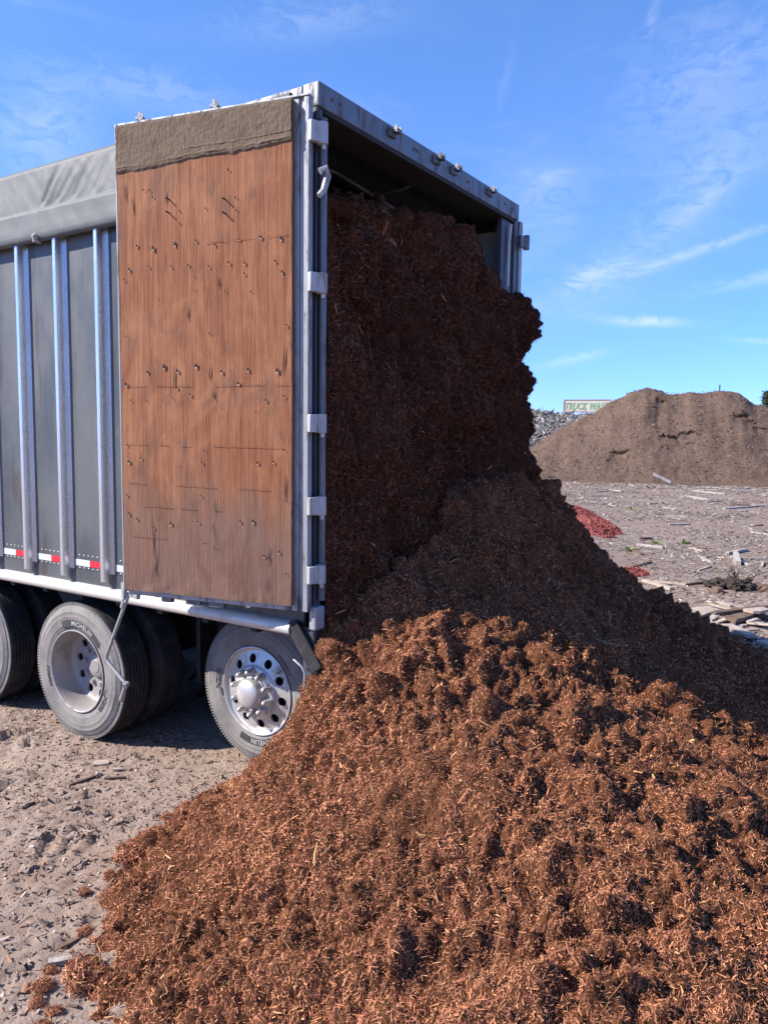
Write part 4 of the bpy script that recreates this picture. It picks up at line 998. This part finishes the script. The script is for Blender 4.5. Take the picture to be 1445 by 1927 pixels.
for k in range(70):
    t_ = random.random() ** 1.2; D_ = 9 + 34 * t_; an = R(33.1) + R(random.uniform(-27, -10)); x0, y0 = CAM_POS[0] + D_ * math.cos(an), CAM_POS[1] + D_ * math.sin(an)
    a_ = random.uniform(0, math.pi); L = random.uniform(.2, .65) * (.6 + D_ / 22)
    mt = random.choice([M_GREYWOOD, M_GREYWOOD, M_PALEWOOD, M_BROWNWOOD])
    tag(plank(x0, y0, x0 + L * math.cos(a_), y0 + L * math.sin(a_), random.uniform(.03, .07) * (.7 + D_ / 30), .03, mt), stick_label(mt, D_), 'wood scrap', 'sticks scattered over the yard')
tag(plank(36.6, 7.5, 36.9, 6.6, .22, .16, M_GREYWOOD, 'wood_chunk', tiltz=-.45), 'pale log chunk tilted up at the foot of the brown mound', 'wood chunk')
tag(plank(9.09, -.06, 9.91, -.42, .055, .035, M_BROWNWOOD), 'dark brown stick lying apart left of the dark root clod', 'stick')
tag(plank(9.07, .56, 8.59, .03, .10, .035, M_PALEWOOD), 'pale board lying just right of the red mulch patch', 'board')
tag(plank(9.10, .41, 9.09, -.06, .05, .03, M_PALEWOOD), 'thin pale lath behind the board by the red mulch patch', 'lath')
tag(plank(11.81, -.37, 12.25, -.25, .09, .07, M_GREYWOOD, 'wood_chunk', tiltz=.12), 'grey wood chunk standing half upright in the yard', 'wood chunk')
tag(plank(8.91, -.51, 8.76, -.62, .10, .07, M_BROWNWOOD, 'wood_block'), 'small brown wood block left of the dark root clod', 'wood block')
tag(plank(9.53, -.88, 9.34, -1.25, .13, .08, M_BROWNWOOD, 'log'), 'brown log behind the dark root clod at the right', 'log')
pile = [('d', 6.80, -.88, 7.68, -1.39, .085, .05, .06, 'long dark plank lying across the scrap boards'), ('p', 7.20, -.61, 7.75, -1.10, .24, .03, .01, 'wide pale board at the back of the scrap boards'),
        ('p', 6.62, -.64, 7.13, -.78, .10, .03, .02, 'narrow pale board at the left of the scrap boards'), ('b', 6.66, -1.10, 7.09, -1.28, .17, .05, .05, 'thick brown board propped under the long dark plank'),
        ('p', 7.02, -1.25, 7.29, -1.42, .17, .035, .11, 'short pale board raised on a dark block'), ('p', 6.42, -1.10, 6.00, -1.42, .15, .04, .03, 'large pale board nearest the heap among the scrap'),
        ('p', 6.38, -.92, 6.04, -1.20, .13, .03, .0, 'flat pale board left of the large pale board'), ('p', 5.86, -1.08, 5.91, -1.25, .13, .03, .0, 'small pale offcut at the front of the scrap'),
        ('p', 6.88, -.45, 7.24, -.59, .13, .03, .0, 'small pale board farthest left of the scrap pile'), ('p', 6.0, -1.52, 5.85, -1.70, .14, .03, .0, 'pale offcut at the right of the scrap by the heap'), ('p', 6.48, -.78, 6.70, -.92, .14, .03, .0, 'square pale offcut between two narrow boards')]
for m_, x0, y0, x1, y1, w_, t_, z, lab in pile: tag(plank(x0, y0, x1, y1, w_, t_, MAT[m_], 'scrap_board', z=z), lab, 'board', 'scrap boards beside the heap')
tag(plank(7.05, -1.27, 7.22, -1.38, .13, .09, M_CHASSIS, 'dark_block', z=.0), 'dark block under the short raised board in the scrap', 'block')
for k in range(46):
    an = random.uniform(0, 6.28); rr = random.random() ** .6; x0, y0 = 6.7 + 1.0 * rr * math.cos(an), -1.15 + .75 * rr * math.sin(an); a_ = random.uniform(0, 3.14); L = random.uniform(.10, .32)
    tag(plank(x0, y0, x0 + L * math.cos(a_), y0 + L * math.sin(a_), random.uniform(.03, .09), .02, random.choice([M_PALEWOOD, M_GREYWOOD, M_PALEWOOD, M_BROWNWOOD]), z=random.uniform(0, .05), tiltz=random.uniform(-.05, .05)),
        'small splintered offcut lying loose among the scrap boards beside the heap', 'wood scrap', 'loose offcuts in the scrap')
# dark root clod
def clod(name, loc, r, seed, mat, sq=(1, 1, .7), sub=4, rough=.5):
    bm = bmesh.new(); bmesh.ops.create_icosphere(bm, subdivisions=sub, radius=r); V = np.array([v.co[:] for v in bm.verts]); F = [[v.index for v in f.verts] for f in bm.faces]; bm.free()
    V = V * (1 + rough * fbm(V / r * 1.8 + seed, 4, .65, seed))[:, None] * np.array(sq)
    me = bpy.data.meshes.new(name); me.from_pydata(V.tolist(), [], F); me.update(); o = link(name, me, mat); o.location = loc; return o
c = clod('root_clod', (9.25, -.80, .05), .16, 61, M_CLOD, (1, 1.15, .75), rough=.8); tag(c, 'dark clod of roots and soil sticking up beside the brown log', 'root clod')
tw = MB()
for k in range(26):
    a_ = random.uniform(0, 6.28); e = random.uniform(-.2, 1.2); dv = np.array([math.cos(a_) * math.cos(e), math.sin(a_) * math.cos(e), math.sin(e)]); p = dv * .15
    tw.tube([p, p + dv * random.uniform(.06, .14) + np.array([0, 0, -.02]), p + dv * .18 + np.random.default_rng(k).normal(0, .03, 3)], [.008, .006, .003], 5)
tag(tw.build('root', M_CLOD, c), kind='stuff')
tag(clod('soil_clod', (9.25, -.45, .05), .16, 66, M_CLOD, (1.2, 1, .5), rough=.8), 'low dark soil clod left of the root clod', 'soil clod')
# weeds
def weed(x, y, r, n, seed, label):
    rg_ = random.Random(seed); b = MB()
    for k in range(n):
        a_ = rg_.uniform(0, 6.28); L = r * rg_.uniform(.5, 1.1); e = rg_.uniform(.25, 1.2); dv = np.array([math.cos(a_) * math.cos(e), math.sin(a_) * math.cos(e), math.sin(e)]); s = np.array([-math.sin(a_), math.cos(a_), 0]) * L * .2
        o = np.array([rg_.uniform(-r, r) * .5, rg_.uniform(-r, r) * .5, 0]); q_ = dv * L
        b.add([o, o + q_ * .5 + s, o + q_ + np.array([0, 0, -.12 * L]), o + q_ * .5 - s], [(0, 1, 2), (0, 2, 3)])
    o = b.build('weed', M_LEAF, fix=False); o.location = (x, y, .0); tag(o, label, 'weed')
weed(14.1, 1.05, .15, 40, 1, 'low green weed between the red spill and the scrap boards'); weed(13.7, 1.55, .13, 14, 2, 'tiny green weed left of the larger one'); weed(14.0, -.95, .16, 16, 3, 'small yellowish weed at the right edge of the yard')
weed(12.3, 1.75, .14, 24, 4, 'green weed at the tip of the red mulch spill'); weed(21.5, 4.3, .2, 12, 5, 'small green weed far back in the yard')

# bits lying on the dirt before the wheels
tag(plank(-.235, 1.70, -.155, 1.635, .075, .012, M_PALEWOOD, 'wood_chip'), 'flat square pale wood chip on the dirt in front of the wheels', 'wood chip')
tag(plank(-1.50, .23, -1.37, .21, .028, .026, M_BROWNWOOD, 'bark_stick'), 'short dark bark stick on the dirt by the heap edge', 'bark stick')
tag(plank(-1.60, .16, -1.53, .10, .034, .024, M_GREYWOOD, 'bark_stick'), 'dark grey bark piece at the lower left of the dirt', 'bark stick')
tag(plank(-.52, 1.55, -.30, 1.52, .018, .014, M_BROWNWOOD, 'twig'), 'long thin dark twig on the dirt beside the square chip', 'twig')
tag(plank(-.33, 1.46, -.24, 1.36, .016, .012, M_BROWNWOOD, 'twig'), 'short dark twig on the dirt below the square chip', 'twig')
tag(plank(-.22, 1.52, -.18, 1.47, .022, .01, M_PALEWOOD, 'wood_chip'), 'small pale sliver beside the dark twig on the dirt', 'wood chip')
for k, (x, y, r) in enumerate([(-.70, 1.28, .030), (-.66, .92, .035), (-.88, .98, .035), (-1.0, 1.15, .04), (-.62, 1.50, .03), (-1.22, .90, .035), (-.55, 1.12, .026), (-.42, 1.32, .022), (-1.05, .72, .03), (-.80, 1.55, .03), (-1.3, 1.3, .035), (-.95, 1.75, .028)]):
    tag(clod('dirt_clod', (x, y, r * .15), r, 500 + k, M_DIRT, (1.2, 1, .6), 3, .9), 'small crumbled clod of dry dirt lying in the tyre prints', 'dirt clod', 'dirt clods in the tyre prints')

# ------------------------------------------------------------------ far yard
E1, E2 = np.array([.966, .259]), np.array([.259, -.966])
def far_mound(name, ridge, D0_, Df, Db, mat, label, cat, pits=(), step=.11, rough=.14, lrange=None, clods=0):
    L = np.array([r[0] for r in ridge]); Hh = np.array([r[1] for r in ridge])
    ls = np.arange(L[0], L[-1], step); ds = np.arange(Df - 1.5, Db, step); LL, DD = np.meshgrid(ls, ds, indexing='ij')
    hr = np.interp(LL, L, Hh)
    hr = hr * 1.0
    fr = np.clip((DD - Df) / (D0_ - Df), -.2, None); slope = np.where(fr < 1, fr, np.clip(1 - (DD - D0_) / (Db - D0_) * 1.1, -.1, 1))
    k = 14.0; s = np.minimum(slope, 1.0); s = np.where(s > .93, .93 + (s - .93) * .75, s)
    Zm = hr * s / .9825
    P_ = np.stack([LL.ravel(), DD.ravel(), Zm.ravel()], -1)
    dz = rough * fbm(P_ * .7, 5, .55, 301) + rough * .5 * fbm(P_ * np.array([1.6, .25, 0]) , 3, .5, 305) + rough * .35 * fbm(P_ * 3.5, 3, .6, 309)
    dD = 0 * dz
    for (pl, pz, wl, wz, dep) in pits:          # slumped pockets with an undercut upper lip
        zl = (P_[:, 2] - pz) / wz + .9 * fbm(P_ * np.array([2.2, .5, 2.2]), 3, .6, 77); e = np.clip(1 - ((P_[:, 0] - pl) / wl) ** 2 + .4 * vnoise(P_ * 2.2, 78), 0, 1)
        dD += .85 * dep * np.sqrt(e) * np.where((zl < 0) & (zl > -2.2), np.exp(zl * .9), 0)
    P_[:, 1] += dD
    X_ = CAM_POS[0] + E1[0] * P_[:, 1] + E2[0] * P_[:, 0]; Y_ = CAM_POS[1] + E1[1] * P_[:, 1] + E2[1] * P_[:, 0]
    o = mesh_np(name, np.stack([X_, Y_, P_[:, 2] + dz * np.clip(P_[:, 2] / .5 + .3, 0, 1) - .05], -1), grid_faces(len(ls), len(ds))[:, ::-1], mat)
    if clods:                                   # lumps lying on the slope, too small and many to count
        rg_ = np.random.default_rng(401); vv = np.array([v.co[:] for v in o.data.vertices]); fr_ = np.where((P_[:, 1] < D0_ + 1) & (vv[:, 2] > .1))[0]; s_ = rg_.choice(fr_, clods)
        V, F, C_ = chips(clods, vv[s_] + rg_.normal(0, .05, (clods, 3)), .050, .038, [(.20, .13, .095), (.14, .09, .068), (.27, .19, .145), (.10, .064, .048)], 402, .4, .4)
        tag(mesh_np('clod', V, F, M_CHIPS, o, False, C_), kind='stuff')
    return tag(o, label, cat)
far_mound('compost_mound', [(-13, -.5), (-10.5, .0), (-8.6, .75), (-6.07, 2.00), (-4.54, 2.97), (-3.03, 3.72), (-1.86, 4.42), (-.84, 5.02), (.02, 5.30), (.75, 5.06), (1.47, 4.84), (2.45, 4.93), (3.83, 5.01), (4.93, 4.92), (5.35, 4.57), (5.77, 4.27), (6.45, 4.04), (9, 3.9), (12, 2.5), (17, -.3)],
          48, 42, 58, M_COMPOST, 'broad brown compost mound with two humps across the yard', 'mound',
          [(-1.15, 1.60, .55, .34, .40), (-.55, 1.30, .4, .25, .22), (1.35, 2.38, .50, .36, .42), (2.35, 2.58, .62, .32, .40), (1.25, 1.85, .5, .25, .25), (2.3, 1.95, .4, .3, .28), (.85, 4.45, .28, .8, .40), (.55, 3.9, .3, .5, .25), (4.9, 3.7, .5, .5, .38), (5.9, 2.9, .5, .4, .3), (5.4, 3.3, .35, .3, .3)], rough=.20, clods=9000)
far_mound('wood_chip_pile', [(-40, -.3), (-36, 3.0), (-30, 4.6), (-22, 5.0), (-14, 4.5), (-11, 4.5), (-9.2, 4.5), (-7.8, 4.45), (-6.4, 4.32), (-5.2, 4.24), (-4.0, 4.2), (2, 4.2), (8, 3.2), (14, -.3)],
          66, 58, 78, M_GREYCHIP, 'grey pile of wood chips behind the brown mound, below the sign', 'wood chip pile', (), .2, .16)
cpo = bpy.data.objects['wood_chip_pile']; cv = np.array([v.co[:] for v in cpo.data.vertices]); rg = np.random.default_rng(91)
nc = 22000; sel = rg.integers(0, len(cv), nc * 3); dloc = (cv[sel, 0] - CAM_POS[0]) * E1[0] + (cv[sel, 1] - CAM_POS[1]) * E1[1]; sel = sel[(dloc < 68) & (cv[sel, 2] > .3)][:nc]
V, F, C_ = chips(len(sel), cv[sel] + rg.normal(0, .08, (len(sel), 3)), .24, .08, [(.34, .325, .31), (.25, .225, .21), (.17, .145, .13), (.42, .40, .385), (.10, .085, .07), (.22, .17, .145)], 92, .25, .6)
tag(mesh_np('wood_chip', V, F, M_CHIPS, cpo, False, C_), kind='stuff')
# gravelly chips on the pile
# sign on posts behind the chip pile
D_ = 74.0
def at(px, py, D):                              # a point on the far plane D metres along the yard axis
    d_ = fw + (px - 722.5) / 1480.78 * r2 - (py - 963.5) / 1480.78 * u2; e = d_[0] * E1[0] + d_[1] * E1[1]; return CAM_POS + d_ * D / e
A, B = at(1062.5, 754.5, D_), at(1148, 752.5, D_)
cen = (A + B) / 2; wv = B - A; wv[2] = 0; SW = np.linalg.norm(wv); ang = math.atan2(wv[1], wv[0])
sg = tag(empty('sign', (cen[0], cen[1], 0), ang), 'long cream sign reading TRUCK WASH in green above the grey chip pile', 'sign')
zt = cen[2]; hgt = .98
MB().box(-SW / 2, SW / 2, -.05, .05, zt - hgt, zt).build('board', M_SIGN, sg)
b = MB()
b.box(-SW / 2 - .06, SW / 2 + .06, -.08, .06, zt, zt + .085).box(-SW / 2 - .06, SW / 2 + .06, -.08, .06, zt - hgt - .085, zt - hgt)
b.box(-SW / 2 - .12, -SW / 2, -.08, .06, zt - hgt, zt).box(SW / 2, SW / 2 + .09, -.08, .06, zt - hgt, zt); b.build('border', M_SIGNFR, sg)
for x in (-SW * .36, SW * .36): MB().box(x - .09, x + .09, .07, .25, 0, zt - .1).build('post', M_SIGNFR, sg)
cu = bpy.data.curves.new('text', 'FONT'); cu.body = 'TRUCK WASH'; cu.size = .86; cu.extrude = .01; cu.offset = .022; cu.shear = .32; cu.align_x = 'CENTER'; cu.space_character = 1.08
to = bpy.data.objects.new('text', cu); COL.objects.link(to); dg = bpy.context.evaluated_depsgraph_get(); dg.update()
me = bpy.data.meshes.new_from_object(to.evaluated_get(dg)); bpy.data.objects.remove(to); bpy.data.curves.remove(cu)
xs = [v.co.x for v in me.vertices]; k = SW * .965 / (max(xs) - min(xs)); mid = (max(xs) + min(xs)) / 2
for v in me.vertices: v.co = ((v.co.x - mid) * k, -.06 - v.co.z, zt - hgt + .17 + v.co.y)
me.name = 'lettering'; link('lettering', me, M_SIGNTXT, sg)
# thin pole standing on the mound, and a conifer behind it
P0, P1 = at(1353, 738, 50), at(1353, 724, 50)
MB().tube([(0, 0, -.6), (0, 0, P1[2] - P0[2])], .035, 8).build('pole', M_CHASSIS).location = tuple(P0)
tag(bpy.data.objects['pole'], 'thin dark pole standing on top of the brown mound', 'pole')
tp = at(1441, 739, 105)
tree = tag(empty('conifer_tree', (tp[0], tp[1], 0)), 'dark green conifer rising behind the brown mound at the right', 'tree')
HT = tp[2]
MB().tube([(0, 0, 0), (.03, 0, HT * .5), (0, 0, HT - .3)], [.22, .14, .03], 8).build('trunk', M_BARK, tree)
rg = np.random.default_rng(77); n = 5200
h_ = rg.random(n) ** .8; rad = (1 - h_) * 2.1 * (.55 + .45 * (.5 + .5 * np.sin(h_ * 60 + rg.normal(0, .6, n)))) * rg.random(n) ** .5 + .04; a_ = rg.random(n) * 6.283
c = np.stack([rad * np.cos(a_), rad * np.sin(a_), .8 + h_ * (HT - .8) - rad * .22], -1)
V, F, _ = strands(c, np.stack([np.cos(a_), np.sin(a_), .3 + 0 * a_], -1), .34, .10, .5, 78)
mesh_np('crown', V, F, M_NEEDLE, tree, smooth=False)
